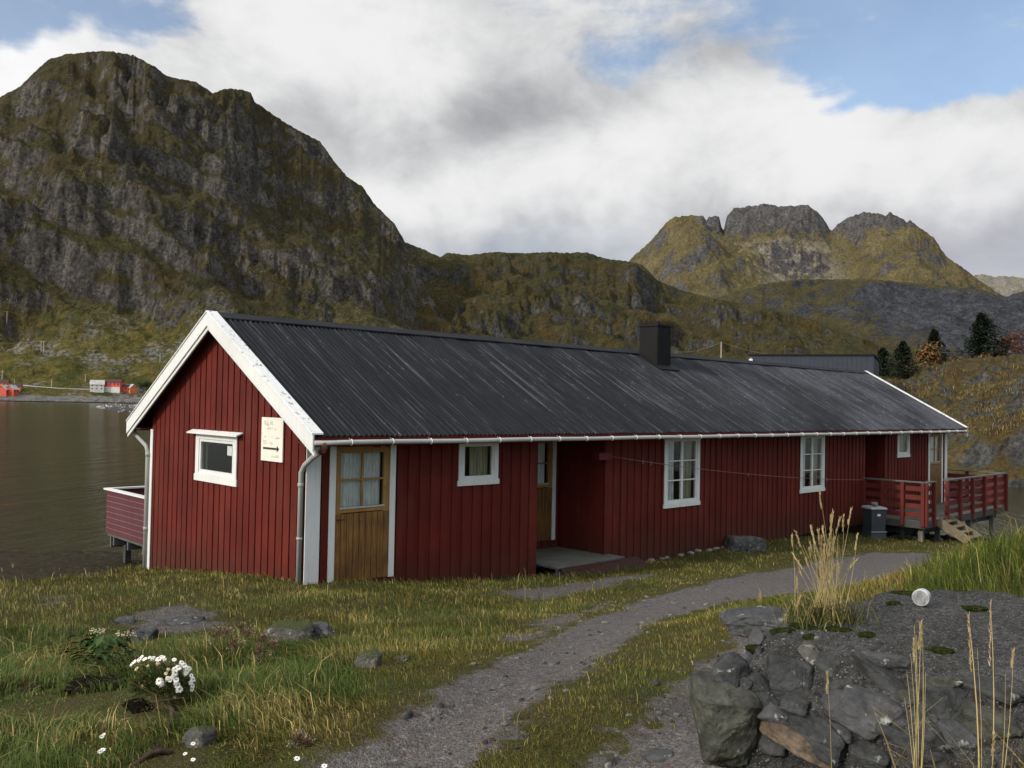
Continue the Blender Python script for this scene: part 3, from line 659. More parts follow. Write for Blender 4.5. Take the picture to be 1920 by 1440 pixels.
def hit(px, py, fn=None):
    """first point where the ray of a pixel meets the ground"""
    fn = fn or ground0
    d = ray(px, py); ts = np.concatenate([np.arange(1.2, 12, .05), np.arange(12, 40, .15)]); P = C+d*ts[:, None]
    k = np.where(P[:, 2] < fn(P[:, 0], P[:, 1]))[0]; i = k[0] if len(k) else len(ts)-1
    lo, hi = ts[max(i-1, 0)], ts[i]
    for _ in range(14):
        mm = (lo+hi)/2; q = C+d*mm
        if q[2] < float(fn(np.array([q[0]]), np.array([q[1]]))[0]): hi = mm
        else: lo = mm
    return C+d*hi
def poly(pts): return np.array([hit(*p)[:2] for p in pts])
def inpoly_sd(P, V):
    """signed distance to polygon, positive inside"""
    d = np.full(len(P), 1e9); ins = np.zeros(len(P), bool)
    for a, b in zip(V, np.roll(V, -1, 0)):
        e = b-a; w = P-a; t = np.clip((w@e)/(e@e+1e-12), 0, 1); q = w-t[:, None]*e; d = np.minimum(d, np.hypot(q[:, 0], q[:, 1]))
        c = ((a[1] <= P[:, 1]) != (b[1] <= P[:, 1])) & (P[:, 0] < (b[0]-a[0])*(P[:, 1]-a[1])/((b[1]-a[1])+1e-12)+a[0]); ins ^= c
    return np.where(ins, d, -d)
TRACK1 = poly([(560, 1475), (715, 1390), (810, 1332), (925, 1262), (1030, 1205), (1125, 1160), (1220, 1124), (1330, 1096), (1440, 1074), (1560, 1050), (1650, 1036), (1730, 1038), (1740, 1050), (1690, 1080), (1600, 1100), (1480, 1112), (1350, 1126), (1262, 1152), (1180, 1186), (1095, 1230), (1015, 1282), (930, 1350), (855, 1410), (800, 1475)])
TRACK2 = poly([(1060, 1475), (1120, 1420), (1190, 1365), (1255, 1310), (1310, 1262), (1370, 1210), (1420, 1175), (1500, 1250), (1500, 1475)])
BARE = [poly(q) for q in ([(215, 1170), (290, 1140), (350, 1132), (390, 1150), (400, 1176), (330, 1190), (260, 1188)], [(80, 1118), (130, 1115), (140, 1128), (85, 1134)], [(900, 1110), (1080, 1092), (1240, 1075), (1150, 1100), (1000, 1125)], [(1010, 1195), (1100, 1150), (1150, 1130), (1000, 1165), (950, 1200)])]
SHORE = poly([(-400, 1026), (278, 1026), (272, 1060), (215, 1076), (120, 1084), (0, 1090), (-400, 1102)])
def weed_of(x, y, z):
    P = np.c_[np.ravel(x), np.ravel(y)]; sd = inpoly_sd(P, SHORE).reshape(np.shape(x))+.35*fbm(x*.9, y*.9, 4, seed=91)
    return np.clip(np.maximum(sstep(-.35, .45, sd), sstep(-.95, -1.25, z)*.999), 0, 1)
def masks(x, y):
    P = np.c_[np.ravel(x), np.ravel(y)]
    wob = .24*fbm(P[:, 0]*1.1, P[:, 1]*1.1, 4, seed=8)+.17*fbm(P[:, 0]*4, P[:, 1]*4, 3, seed=18)
    tr = np.maximum(inpoly_sd(P, TRACK1)+.10, inpoly_sd(P, TRACK2))+wob*.85
    ba = np.max([inpoly_sd(P, b) for b in BARE], 0)+wob*1.4
    return tr.reshape(np.shape(x)), ba.reshape(np.shape(x))
def ground(x, y, tr=None):
    z = ground0(x, y)
    if tr is None: tr, _ = masks(x, y)
    rough = 1-.75*sstep(-.15, .2, tr)
    near = sstep(2., 3., np.abs(np.asarray(x)-12))*0+1
    z = z+rough*(.05*fbm(np.asarray(x)*.9, np.asarray(y)*.9, 4, seed=60)+.018*fbm(np.asarray(x)*5, np.asarray(y)*5, 3, seed=70))-.035*sstep(0, .35, tr)
    return z+.34*fbm(np.asarray(x)*.45, np.asarray(y)*.45, 5, .6, seed=81)*sstep(-.6, -1.3, z)
nA, nR = 640, 430
A_ = np.linspace(math.radians(-64), math.radians(64), nA); R_ = np.exp(np.linspace(math.log(.9), math.log(52), nR))
AA, RR_ = np.meshgrid(A_, R_, indexing='ij')
GX = C[0]+RR_*(np.sin(AA)*RH[0]+np.cos(AA)*FH[0]); GY = C[1]+RR_*(np.sin(AA)*RH[1]+np.cos(AA)*FH[1])
TR, BA = masks(GX, GY); GZ = ground(GX, GY, TR)
V = np.stack([GX, GY, GZ], -1).reshape(-1, 3)
ii = np.arange(nA-1)[:, None]*nR+np.arange(nR-1)[None, :]
fc = np.stack([ii, ii+nR, ii+nR+1, ii+1], -1).reshape(-1, 4)
ft = TR.ravel()[fc].mean(1) > .0
bare = np.clip(.5+np.maximum(BA, TR)*1.6, 0, 1).ravel()
weedv = weed_of(GX, GY, GZ).ravel()
def sub(name, faces, m):
    u, inv = np.unique(faces, return_inverse=True)
    me = mesh_np(name, V[u], [inv.reshape(-1, 4)], smooth=True)
    a = me.attributes.new('bare', 'FLOAT', 'POINT'); a.data.foreach_set('value', bare[u].astype(np.float32)); a = me.attributes.new('weed', 'FLOAT', 'POINT'); a.data.foreach_set('value', weedv[u].astype(np.float32))
    return tag(obj(name, me, m), kind='structure')
sub('ground', fc[~ft], MATS['ground_soil']); sub('gravel_track', fc[ft], MATS['track_gravel'])
# coarse ground behind and round the camera
n = 60; Vb = []; ths = np.linspace(math.radians(64), math.radians(296), n); rb = [.9, 3, 7, 14, 25, 45]
for a in ths:
    for r_ in rb:
        x = C[0]+r_*(math.sin(a)*RH[0]+math.cos(a)*FH[0]); y = C[1]+r_*(math.sin(a)*RH[1]+math.cos(a)*FH[1]); Vb.append((x, y, float(ground(np.array([x]), np.array([y]))[0])))
ib = np.arange(n-1)[:, None]*len(rb)+np.arange(len(rb)-1)[None, :]
tag(obj('ground', mesh_np('ground', Vb, [np.stack([ib, ib+len(rb), ib+len(rb)+1, ib+1], -1).reshape(-1, 4)], smooth=True), MATS['ground_soil']), kind='structure')
def gz(x, y): return float(ground(np.array([float(x)]), np.array([float(y)]))[0])
def ghit(px, py): return hit(px, py, lambda x, y: ground(x, y))
# ------------------------------------------------------------------ the cabin
L, Wd = 24.79, 5.80          # facade length, gable width
SL = .559; EY, EZ = -.575, 2.236   # roof slope, eave line
RY = Wd/2; RZ = EZ+(RY-EY)*SL
XA, XB = -.264, L+.241
def roofz(y): return EZ+((y if y < RY else Wd-y)-EY)*SL
cabin = empty('cabin', (0, 0, 0), label='long red wooden cabin with black corrugated roof and white trimmed windows', cat='cabin')
REC1 = (4.885, 6.82); REC2 = (18.58, L-4.885); RD = 1.28
WIN = dict(small=(2.92, 3.84, 1.31, 2.09), tall=(8.76, 10.09, .535, 2.09), tall2=(L-10.09, L-8.76, .535, 2.09), small2=(20.78, 21.69, 1.31, 2.09))
DOOR1 = (.37, 1.59, -.06, 2.06); DOOR3 = (L-1.59, L-.37, -.31, 2.06)
def cut(a, b, z0, z1, holes):
    """split board [a,b]x[z0,z1] round the openings"""
    us = sorted({a, b, *[u for h in holes for u in h[:2] if a < u < b]})
    out = []
    for u0, u1 in zip(us, us[1:]):
        um = (u0+u1)/2; iv = [(z0, z1)]
        for h in holes:
            if h[0] < um < h[1]:
                nv = []
                for p, q in iv:
                    if h[3] <= p or h[2] >= q: nv.append((p, q)); continue
                    if h[2] > p: nv.append((p, h[2]))
                    if h[3] < q: nv.append((h[3], q))
                iv = nv
        out += [(u0, u1, p, q) for p, q in iv]
    return out
def inset(h, d=.05): return (h[0]+d, h[1]-d, h[2]+d, h[3]-d)
fh = [inset(WIN[k], .07) for k in WIN]+[(DOOR1[0]+.06, DOOR1[1]-.06, DOOR1[2], DOOR1[3]-.05), (DOOR3[0]+.06, DOOR3[1]-.06, DOOR3[2], DOOR3[3]-.05)]
ZT = 2.13
def facade(x0, x1, zb, pitch=.232, bw=.125):
    m = MB()
    for q in cut(x0, x1, zb, ZT, fh): m.box((q[0], 0, q[2]), (q[1], .1, q[3]))
    k = int((x1-x0)/pitch)+1; off = random.uniform(0, .05)
    for i in range(k):
        a = x0+off+i*pitch+random.uniform(-.006, .006); b = min(a+bw, x1)
        if a >= x1-.03: continue
        t = .021+random.uniform(-.003, .004)
        for q in cut(a, b, zb-random.uniform(0, .012), ZT-.002, fh): m.box((q[0], -t, q[2]), (q[1], .002, q[3]))
    return m
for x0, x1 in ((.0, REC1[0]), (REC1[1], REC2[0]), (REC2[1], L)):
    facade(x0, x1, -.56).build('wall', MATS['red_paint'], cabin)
# porch recesses: back wall and two side walls each
def recess(x0, x1, door=None, zf=-.24):
    m = MB(); holes = [(door[0]+.06, door[1]-.06, door[2], door[3]-.05)] if door else []
    for q in cut(x0-.1, x1+.1, -.56, ZT, holes): m.box((q[0], RD, q[2]), (q[1], RD+.1, q[3]))
    for i in range(int((x1-x0)/.232)+1):
        a = x0+.05+i*.232
        if a+.125 > x1: continue
        for q in cut(a, a+.125, -.55, ZT-.002, holes): m.box((q[0], RD-.02, q[2]), (q[1], RD+.002, q[3]))
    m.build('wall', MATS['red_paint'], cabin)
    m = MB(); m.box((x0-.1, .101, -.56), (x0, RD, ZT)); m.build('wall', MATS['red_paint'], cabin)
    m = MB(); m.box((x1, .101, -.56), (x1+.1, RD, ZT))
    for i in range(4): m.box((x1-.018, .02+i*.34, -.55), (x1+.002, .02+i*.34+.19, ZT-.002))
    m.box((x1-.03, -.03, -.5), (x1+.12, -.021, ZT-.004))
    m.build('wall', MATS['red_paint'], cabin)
DOOR2 = (5.55, 6.69, -.10, 2.06)
recess(*REC1, DOOR2); recess(*REC2)
def gable(x, sgn, holes, pitch, bw, y0=0., zb=-.85):
    m = MB(); o = x; i_ = x-sgn*.1
    ys = np.linspace(0, Wd, 2*14+1)
    def pc(a, b, z0, z1, xa, xb):
        # board with a slanted top that follows the roof
        za = min(z1, roofz(a)-.09); zb_ = min(z1, roofz(b)-.09)
        if max(za, zb_) <= z0+.01: return
        m.hexa([(xa, a, z0), (xb, a, z0), (xb, b, z0), (xa, b, z0), (xa, a, max(za, z0+.005)), (xb, a, max(za, z0+.005)), (xb, b, max(zb_, z0+.005)), (xa, b, max(zb_, z0+.005))])
    br = sorted(set([0, RY, Wd]))
    for a0, b0 in zip(br, br[1:]):
        for q in cut(a0, b0, zb, 9, holes): pc(q[0], q[1], q[2], q[3], min(o, i_), max(o, i_))
    k = int(Wd/pitch)+1
    for j in range(k):
        a = y0+.012+j*pitch+random.uniform(-.004, .004); b = min(a+bw, Wd)
        if a > Wd-.02: continue
        t = .026+random.uniform(-.003, .003); xx = o+sgn*t
        sp = [a, b] if not (a < RY < b) else [a, RY, b]
        for a1, b1 in zip(sp, sp[1:]):
            for q in cut(a1, b1, zb-random.uniform(0, .02), 9, holes): pc(q[0], q[1], q[2], q[3], min(o-sgn*.002, xx), max(o-sgn*.002, xx))
    return m
GW = (2.18, 3.76, 1.27, 2.10)
gable(0, -1, [inset(GW, .07)], .216, .178).build('wall', MATS['red_paint'], cabin)
gable(L, 1, [], .232, .125).build('wall', MATS['red_paint'], cabin)
m = MB(); m.box((0, Wd-.1, -.85), (L, Wd, ZT)); m.build('wall', MATS['red_paint'], cabin)
m = MB(); m.box((.1, .1, -.34), (L-.1, Wd-.1, -.30)); m.box((.1, RD+.1, ZT-.2), (L-.1, Wd-.1, ZT-.17)); m.build('floor', MATS['dark_room'], cabin)
for xx in (4.3, 7.6, 10.6, 14.2, 17.5, 20.2):
    m = MB(); m.box((xx, RD+.12, -.3), (xx+.06, Wd-.12, ZT-.2)); m.build('partition', MATS['dark_room'], cabin)

m = MB(); m.box((.5, .55, -2.7), (L-.4, Wd-.12, -.57)); m.build('foundation', MATS['dark_wood'], cabin)  # added box: blocks light from behind so the gap under the cabin stays dark
# roof: corrugated sheets, two slopes
def corrugated(front=True):
    lam = .095; n = int((XB-XA)/lam)*6+1; xs = np.linspace(XA, XB, n); ys = np.linspace(EY-.035, RY, 9) if front else np.linspace(Wd-EY+.035, RY, 9)
    V = []; nrm = np.array([0, -SL if front else SL, 1])/math.hypot(1, SL)
    wob = .006*np.sin(xs*3.1)+.005*np.sin(xs*7.7+1)
    for j, y in enumerate(ys):
        z = roofz(y)
        h = .017*np.sin(2*np.pi*(xs-XA)/lam)+wob
        sag = -.012*np.sin(np.pi*(xs-XA)/(XB-XA))
        P = np.stack([xs, y+0*xs, z+sag+0*xs], -1)+h[:, None]*nrm; V.append(P)
    V = np.concatenate(V); i = np.arange(len(ys)-1)[:, None]*n+np.arange(n-1)[None]
    f = np.stack([i, i+1, i+n+1, i+n], -1).reshape(-1, 4)
    if not front: f = f[:, ::-1]
    return mesh_np('roof', V, [f], smooth=True)
roof = obj('roof', corrugated(True), MATS['roof_sheet'], cabin)
obj('roof', corrugated(False), MATS['roof_sheet'], cabin)
m = MB(); k = 60; xs = np.linspace(XA-.02, XB+.02, k)
for s_ in (1, -1):
    for i in range(k-1):
        a, b = xs[i], xs[i+1]; zz = RZ+.045
        m.add([(a, RY, zz), (b, RY, zz), (b, RY-s_*.17, zz-.1), (a, RY-s_*.17, zz-.1), (a, RY, zz-.02), (b, RY, zz-.02), (b, RY-s_*.17, zz-.12), (a, RY-s_*.17, zz-.12)],
              [(0,1,2,3),(7,6,5,4),(3,2,6,7),(0,3,7,4),(1,5,6,2)])
m.build('ridge_cap', MATS['ridge_metal'], roof)
# underside of the roof (soffit) as two slabs plus the boxed eaves
m = MB()
for s_ in (1, -1):
    y0, y1 = (EY+.02, RY) if s_ == 1 else (Wd-EY-.02, RY)
    a = [(XA+.01, y0, roofz(y0)-.095), (XB-.01, y0, roofz(y0)-.095), (XB-.01, y1, roofz(y1)-.095), (XA+.01, y1, roofz(y1)-.095)]
    b = [(p[0], p[1], p[2]+.06) for p in a]
    m.hexa(a+b if s_ == 1 else [a[3], a[2], a[1], a[0]]+[b[3], b[2], b[1], b[0]])
m.box((XA+.02, EY+.045, ZT-.025), (XB-.02, -.024, ZT-.003)); m.box((XA+.02, Wd+.024, ZT-.025), (XB-.02, Wd-EY-.045, ZT-.003))
m.box((REC1[0]-.05, -.02, ZT-.022), (REC1[1]+.05, RD, ZT-.001)); m.box((REC2[0]-.05, -.02, ZT-.022), (REC2[1]+.05, RD, ZT-.001))
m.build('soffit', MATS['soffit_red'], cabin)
m = MB(); m.box((XA+.03, EY+.005, ZT-.06), (XB-.03, EY+.043, EZ-.02)); m.build('fascia', MATS['red_trim'], cabin)
m = MB(); m.box((XA+.03, Wd-EY-.043, ZT-.06), (XB-.03, Wd-EY-.005, EZ-.02)); m.build('fascia', MATS['red_trim'], cabin)
# barge boards: an outer board, an inner lower strip and a weathered cover board on top
def barge(x, sgn, front):
    s_ = 1 if front else -1; y0 = EY-.05 if front else Wd-EY+.05
    def seg(xa, xb, top, bot, mm):
        xa, xb = min(xa, xb), max(xa, xb)
        P = []
        for dz in (bot, top):
            for yy, xx in ((y0, xa), (y0, xb), (RY, xb), (RY, xa)): P.append((xx, yy, roofz(yy)+dz))
        if not front: P = [P[3], P[2], P[1], P[0], P[7], P[6], P[5], P[4]]
        mm.hexa(P)
    m = MB(); seg(x, x+sgn*.028, .03, -.205, m); seg(x+sgn*.002, x-sgn*.03, -.2, -.275, m)
    o = m.build('bargeboard', MATS['white_paint'], cabin, bevel=.004)
    m = MB(); seg(x+sgn*.045, x-sgn*.15, .058, .0315, m); m.build('cover_board', MATS['white_worn'], o, bevel=.004)
for fr in (True, False): barge(XA, -1, fr); barge(XB, 1, fr)
# gutters
def gutter(y, s_):
    pts = [(x, y, ZT-.004-.012*math.sin(math.pi*(x-XA)/(XB-XA))+.004*math.sin(x*1.9)) for x in np.linspace(XA+.0, XB-.02, 40)]
    m = MB(); m.tube(pts, .037, 10); g = m.build('gutter', MATS['gutter_grey'], cabin, smooth=True)
    first = None
    for x in np.arange(.35, L, .74):
        z = ZT-.004-.012*math.sin(math.pi*(x-XA)/(XB-XA))+.004*math.sin(x*1.9)
        if first is None:
            mm = MB(); mm.tube([(0, .042*math.cos(t), .042*math.sin(t)) for t in np.linspace(math.radians(-20), math.radians(280), 14)], .008, 5)
            mm.tube([(0, .04, .035), (0, .06*s_, .06)], .008, 5); first = o = mm.build('gutter_bracket', MATS['white_paint'], g)
        else: o = first.copy(); COL.objects.link(o); o.parent = g
        o.location = (x, y, z)
gutter(EY-.05, 1); gutter(Wd-EY+.05, 1)
m = MB(); m.tube([(-.12, EY-.05, 2.11), (-.10, EY-.03, 2.02), (-.085, -.30, 1.9), (-.075, -.06, 1.77), (-.075, .035, 1.66), (-.075, .04, -.02)], .04, 12)
m.tube([(-.075, .04, 1.5), (-.075, .04, 1.44)], .047, 12); m.tube([(-.075, .04, .7), (-.075, .04, .66)], .047, 12)
dp = m.build('downspout', MATS['pipe_grey'], cabin, smooth=True)
m = MB(); m.tube([(-.12, EY-.05, 2.13), (-.105, EY-.04, 2.04), (-.1, EY+.03, 1.985)], .047, 12); m.tube([(-.02, EY-.02, 2.1), (-.05, EY+.05, 2.0)], .03, 8); m.build('elbow', MATS['rust'], dp, smooth=True)
m = MB(); yb = Wd-EY+.05; m.tube([(-.15, yb, 2.1), (-.14, yb-.03, 2.02), (-.09, Wd+.10, 1.78), (-.075, Wd+.05, 1.66), (-.075, Wd+.045, -.66)], .042, 12)
m.tube([(-.075, Wd+.045, 1.66), (-.075, Wd+.045, 1.58)], .05, 12); m.tube([(-.075, Wd+.045, .2), (-.075, Wd+.045, .14)], .05, 12)
m.build('downspout', MATS['pipe_grey'], cabin, smooth=True)
m = MB(); m.box((-.035, -.042, -.05), (.215, -.0265, ZT-.03)); m.build('corner_board', MATS['white_paint'], cabin, bevel=.004)
m = MB(); m.box((-.05, Wd-.10, -.66), (-.031, Wd+.02, ZT-.02)); m.build('corner_board', MATS['white_paint'], cabin, bevel=.004)
m = MB(); m.box((L-.17, -.042, -.3), (L+.03, -.022, ZT-.03)); m.build('corner_board', MATS['white_paint'], cabin, bevel=.004)

# windows: casing + sash + muntins in one mesh; pane, sill and curtain under it
def window(h, plane, cols, rows, cas=.1, sash=.055, curtain='sides', name='window', sticker=False):
    u0, u1, z0, z1 = h
    def P(u, d, z): return (u, d, z) if plane == 'y' else (d, u, z)      # d: outward is negative
    def bx(m, ua, ub, da, db, za, zb): m.box(P(ua, da, za), P(ub, db, zb))
    m = MB()
    bx(m, u0, u0+cas, -.045, -.0235, z0+cas*.9, z1); bx(m, u1-cas, u1, -.045, -.0235, z0+cas*.9, z1)
    bx(m, u0+cas, u1-cas, -.044, -.0235, z1-cas*.65, z1); bx(m, u0+cas, u1-cas, -.044, -.0235, z0+cas*.9, z0+cas*1.15)
    a, b, c, d = u0+cas-.012, u1-cas+.012, z0+cas*1.15-.012, z1-cas*.65+.012
    # sash, set back 12 mm from the casing
    s = sash; bx(m, a, a+s, -.03, .03, c, d); bx(m, b-s, b, -.03, .03, c, d); bx(m, a+s, b-s, -.029, .029, c, c+s*1.1); bx(m, a+s, b-s, -.029, .029, d-s, d)
    ia, ib, ic, id_ = a+s, b-s, c+s*1.1, d-s
    mid = .075 if cols > 1 else 0; bar = .026
    if cols == 2: bx(m, (ia+ib)/2-mid/2, (ia+ib)/2+mid/2, -.032, .026, ic, id_)
    for r in range(1, rows):
        z = ic+(id_-ic)*r/rows; 
        if cols == 2: bx(m, ia, (ia+ib)/2-mid/2, -.026, .02, z-bar/2, z+bar/2); bx(m, (ia+ib)/2+mid/2, ib, -.026, .02, z-bar/2, z+bar/2)
        else: bx(m, ia, ib, -.026, .02, z-bar/2, z+bar/2)
    o = m.build(name, MATS['white_paint'], cabin, bevel=.003)
    p = MB(); p.add([P(ia-.005, .0, ic-.005), P(ib+.005, .0, ic-.005), P(ib+.005, .0, id_+.005), P(ia-.005, .0, id_+.005)], [(0, 1, 2, 3) if plane == 'y' else (3, 2, 1, 0)]); p.build('pane', MATS['window_glass'], o)
    q = MB(); bx(q, u0-.025, u1+.025, -.052, -.0236, z0, z0+cas*.9); q.build('sill', MATS['white_paint'], o, bevel=.003)
    def drape(ua, ub, zt, zb, d, mt, amp=.02, wl=.07):
        n = max(8, int((ub-ua)/.012)); us = np.linspace(ua, ub, n); V = []
        for z in (zt, (zt+zb)/2, zb):
            for u in us: V.append(P(u, d+amp*math.sin(u*2*math.pi/wl)+.3*amp*math.sin(u*31+z*2), z))
        Fq = [(j*n+i, j*n+i+1, (j+1)*n+i+1, (j+1)*n+i) for j in range(2) for i in range(n-1)]
        mm = MB(); mm.add(V, Fq); mm.build('curtain', MATS[mt], o, smooth=True)
    w = ib-ia
    if curtain == 'sides': drape(ia-.03, ia+w*.36, id_+.05, ic-.05, .10, 'curtain'); drape(ib-w*.3, ib+.03, id_+.05, ic-.05, .12, 'cream_curtain')
    if curtain == 'left': drape(ib-.02, ib+.06, id_+.05, ic-.05, .1, 'cream_curtain') if plane == 'x' else drape(ia+w*.35, ib+.03, id_+.05, ic-.05, .12, 'cream_curtain')
    return o, (ia, ib, ic, id_)
wb = window(WIN['small'], 'y', 1, 1, curtain='left'); tag(wb[0], 'small single pane white window beside the plank door')
window(WIN['tall'], 'y', 2, 3); window(WIN['tall2'], 'y', 2, 3); window(WIN['small2'], 'y', 1, 1, curtain='left')
go, gi = window(GW, 'x', 1, 1, cas=.13, curtain='left', sash=.06)
tag(go, 'white gable window under a tilted drip board, pale sticker in its glass')
m = MB(); m.hexa([(-.145, 2.0, 2.105), (-.02, 2.0, 2.155), (-.02, 3.93, 2.155), (-.145, 3.93, 2.105), (-.145, 2.0, 2.127), (-.02, 2.0, 2.177), (-.02, 3.93, 2.177), (-.145, 3.93, 2.127)])
m.build('drip_board', MATS['white_paint'], go)
m = MB(); m.box((.012, gi[0]+.1, gi[3]-.2), (.016, gi[0]+.27, gi[3]-.04)); m.build('sticker', MATS['curtain'], go)

# plank doors with a four pane light
def door(h, y=0, handle_left=True, lace=True, lab=None):
    u0, u1, z0, z1 = h; tr = .105
    m = MB(); t = y-.024
    m.box((u0, t-.026, z0-.04), (u0+tr, t, z1-.02)); m.box((u1-tr, t-.026, z0-.0), (u1, t, z1-.02)); m.box((u0, t-.03, z1-.02), (u1, t, z1+.045))
    a, b = u0+tr-.015, u1-tr+.015
    leaf = MB(); wz0, wz1 = z1-.96, z1-.13; st = .125
    leaf.box((a, y-.02, z0), (a+st, y+.03, z1-.03), 1); leaf.box((b-st, y-.02, z0), (b, y+.03, z1-.03), 1)
    leaf.box((a+st, y-.019, wz1), (b-st, y+.03, z1-.03), 1); leaf.box((a+st, y-.019, wz0-.09), (b-st, y+.03, wz0), 1)
    n = 9; x0, x1 = a+.012, b-.012
    for i in range(n):
        p = x0+(x1-x0)*i/n; q = x0+(x1-x0)*(i+1)/n
        leaf.hexa([(p+.006, y-.038, z0+.01), (q-.006, y-.038, z0+.01), (q-.002, y-.021, z0+.01), (p+.002, y-.021, z0+.01), (p+.006, y-.038, wz0-.10), (q-.006, y-.038, wz0-.10), (q-.002, y-.021, wz0-.10), (p+.002, y-.021, wz0-.10)], 0)
    mx = (a+b)/2; mz = (wz0+wz1)/2
    leaf.box((mx-.018, y-.018, wz0), (mx+.018, y+.02, wz1), 1); leaf.box((a+st, y-.017, mz-.015), (mx-.018, y+.02, mz+.015), 1); leaf.box((mx+.018, y-.017, mz-.015), (b-st, y+.02, mz+.015), 1)
    o = leaf.build('door', [MATS['door_wood'], MATS['door_frame_wood']], cabin, bevel=.003)
    if lab: tag(o, lab)
    m.build('door_frame', MATS['white_paint'], o, bevel=.003)
    p = MB(); p.add([(a+st-.004, y+.006, wz0), (b-st+.004, y+.006, wz0), (b-st+.004, y+.006, wz1), (a+st-.004, y+.006, wz1)], [(0, 1, 2, 3)]); p.build('pane', MATS['window_glass'], o)
    sl_ = MB(); sl_.box((a+st-.02, y-.034, wz0-.028), (b-st+.02, y-.0185, wz0)); sl_.build('drip_strip', MATS['gutter_grey'], o)
    if lace:
        for (ua, ub, d) in ((a+st, mx+.02, .07), (mx-.02, b-st, .085)):
            n = 60; us = np.linspace(ua, ub, n); V = [(u, y+d+.012*math.sin(u*70)+.006*math.sin(u*173), z) for z in (wz0-.03, wz1+.03) for u in us]
            mm = MB(); mm.add(V, [(i, i+1, n+i+1, n+i) for i in range(n-1)]); mm.build('curtain', MATS['curtain'], o, smooth=True)
    hx = a+.05 if handle_left else b-.05; hz = z0+.98
    m = MB(); m.box((hx-.02, y-.03, hz-.12), (hx+.02, y-.0205, hz+.05)); m.tube([(hx, y-.03, hz), (hx, y-.075, hz), (hx+(.11 if handle_left else -.11), y-.078, hz)], .009, 6); m.build('handle', MATS['black_iron'], o)
    for zz in (z0+.35, z0+1.0, z1-.3):
        hb = MB(); hb.tube([((b if handle_left else a), y-.03, zz-.045), ((b if handle_left else a), y-.03, zz+.045)], .012, 6); hb.build('hinge', MATS['rust'], o)
door(DOOR1, lab='weathered plank door nearest the gable corner'); door(DOOR2, RD); door(DOOR3, lab='plank door opening onto the railed deck')

# chimney
m = MB(); cx0, cx1, cy0, cy1, czt = 11.42, 12.0, 2.21, 2.79, 4.86
m.box((cx0, cy0, roofz(cy0)-.1), (cx1, cy1, czt))
for i in range(9): m.box((cx0-.006, cy0+.03+i*.062, roofz(cy0)-.05), (cx0+.001, cy0+.07+i*.062, czt-.06)); m.box((cx0+.03+i*.062, cy0-.006, roofz(cy0)-.1), (cx0+.07+i*.062, cy0+.001, czt-.06))
ch = m.build('chimney', MATS['chimney_black'], cabin, bevel=.004)
m = MB(); m.box((cx0-.03, cy0-.03, czt-.03), (cx1+.03, cy1+.03, czt+.012)); m.box((cx0+.05, cy0+.02, czt+.012), (cx0+.14, cy0+.11, czt+.10)); m.build('chimney_cap', MATS['chimney_black'], ch)
m = MB(); m.hexa([(cx0-.12, cy0-.2, roofz(cy0-.2)+.018), (cx1+.12, cy0-.2, roofz(cy0-.2)+.018), (cx1+.12, RY-.02, roofz(RY-.02)+.03), (cx0-.12, RY-.02, roofz(RY-.02)+.03), (cx0-.12, cy0-.2, roofz(cy0-.2)+.03), (cx1+.12, cy0-.2, roofz(cy0-.2)+.03), (cx1+.12, RY-.02, roofz(RY-.02)+.042), (cx0-.12, RY-.02, roofz(RY-.02)+.042)]); m.build('flashing', MATS['chimney_black'], ch)
# shelf over the recess corner that carries the clothesline
m = MB(); m.box((6.45, -.16, 1.66), (6.86, -.024, 1.80)); m.build('bracket_board', MATS['red_rail'], cabin, bevel=.004)
# porch platform of the first recess with its brown ramp
m = MB(); zz = -.255
for i in range(9):
    a = -.44+i*.191; m.box((REC1[0]+.01, a, zz-.035), (6.81, min(a+.183, RD-.021), zz)) if a > -.03 else m.box((4.98, a, zz-.035), (6.95, a+.183, zz))
m.box((5.02, -.40, zz-.13), (6.9, -.36, zz-.036)); m.box((5.02, -.40, zz-.5), (5.1, -.3, zz-.131)); m.box((6.7, -.40, zz-.5), (6.78, -.3, zz-.131))
po = m.build('porch_floor', MATS['grey_wood'], cabin, bevel=.004)
m = MB(); m.hexa([(5.1, -.50, zz-.2), (7.3, -1.02, zz-.28), (7.3, -.46, zz-.1), (5.1, -.445, zz-.1), (5.1, -.50, zz-.16), (7.3, -1.02, zz-.235), (7.3, -.46, zz-.03), (5.1, -.445, zz-.02)]); m.build('ramp', MATS['ramp_wood'], po)

# ------------------------------------------------------------------ sign board on the gable
def text(name, body, size, loc, rot, m, parent, ext=.001):
    cu = bpy.data.curves.new(name, 'FONT'); cu.body = body; cu.size = size; cu.extrude = ext; cu.align_x = 'LEFT'
    o = bpy.data.objects.new(name, cu); COL.objects.link(o); dg = bpy.context.evaluated_depsgraph_get(); dg.update()
    me = bpy.data.meshes.new_from_object(o.evaluated_get(dg)); bpy.data.objects.remove(o)
    q = obj(name, me, m, parent); q.location = loc; q.rotation_euler = rot; return q
sg = MB(); sg.box((-.062, .63, 1.765), (-.04, 1.31, 2.45)); sgo = sg.build('sign_board', MATS['cream_board'], bevel=.003)
tag(sgo, 'cream notice board with a black arrow fixed to the red gable under the eave', 'sign')
m = MB(); zc = 1.965; m.box((-.066, .80, zc-.016), (-.0625, 1.235, zc+.016)); m.add([(-.066, .80, zc-.05), (-.066, .73, zc), (-.066, .80, zc+.05), (-.0625, .80, zc-.05), (-.0625, .73, zc), (-.0625, .80, zc+.05)], [(0, 1, 2), (5, 4, 3), (0, 3, 4, 1), (1, 4, 5, 2), (2, 5, 3, 0)])
m.build('arrow', MATS['ink'], sgo)
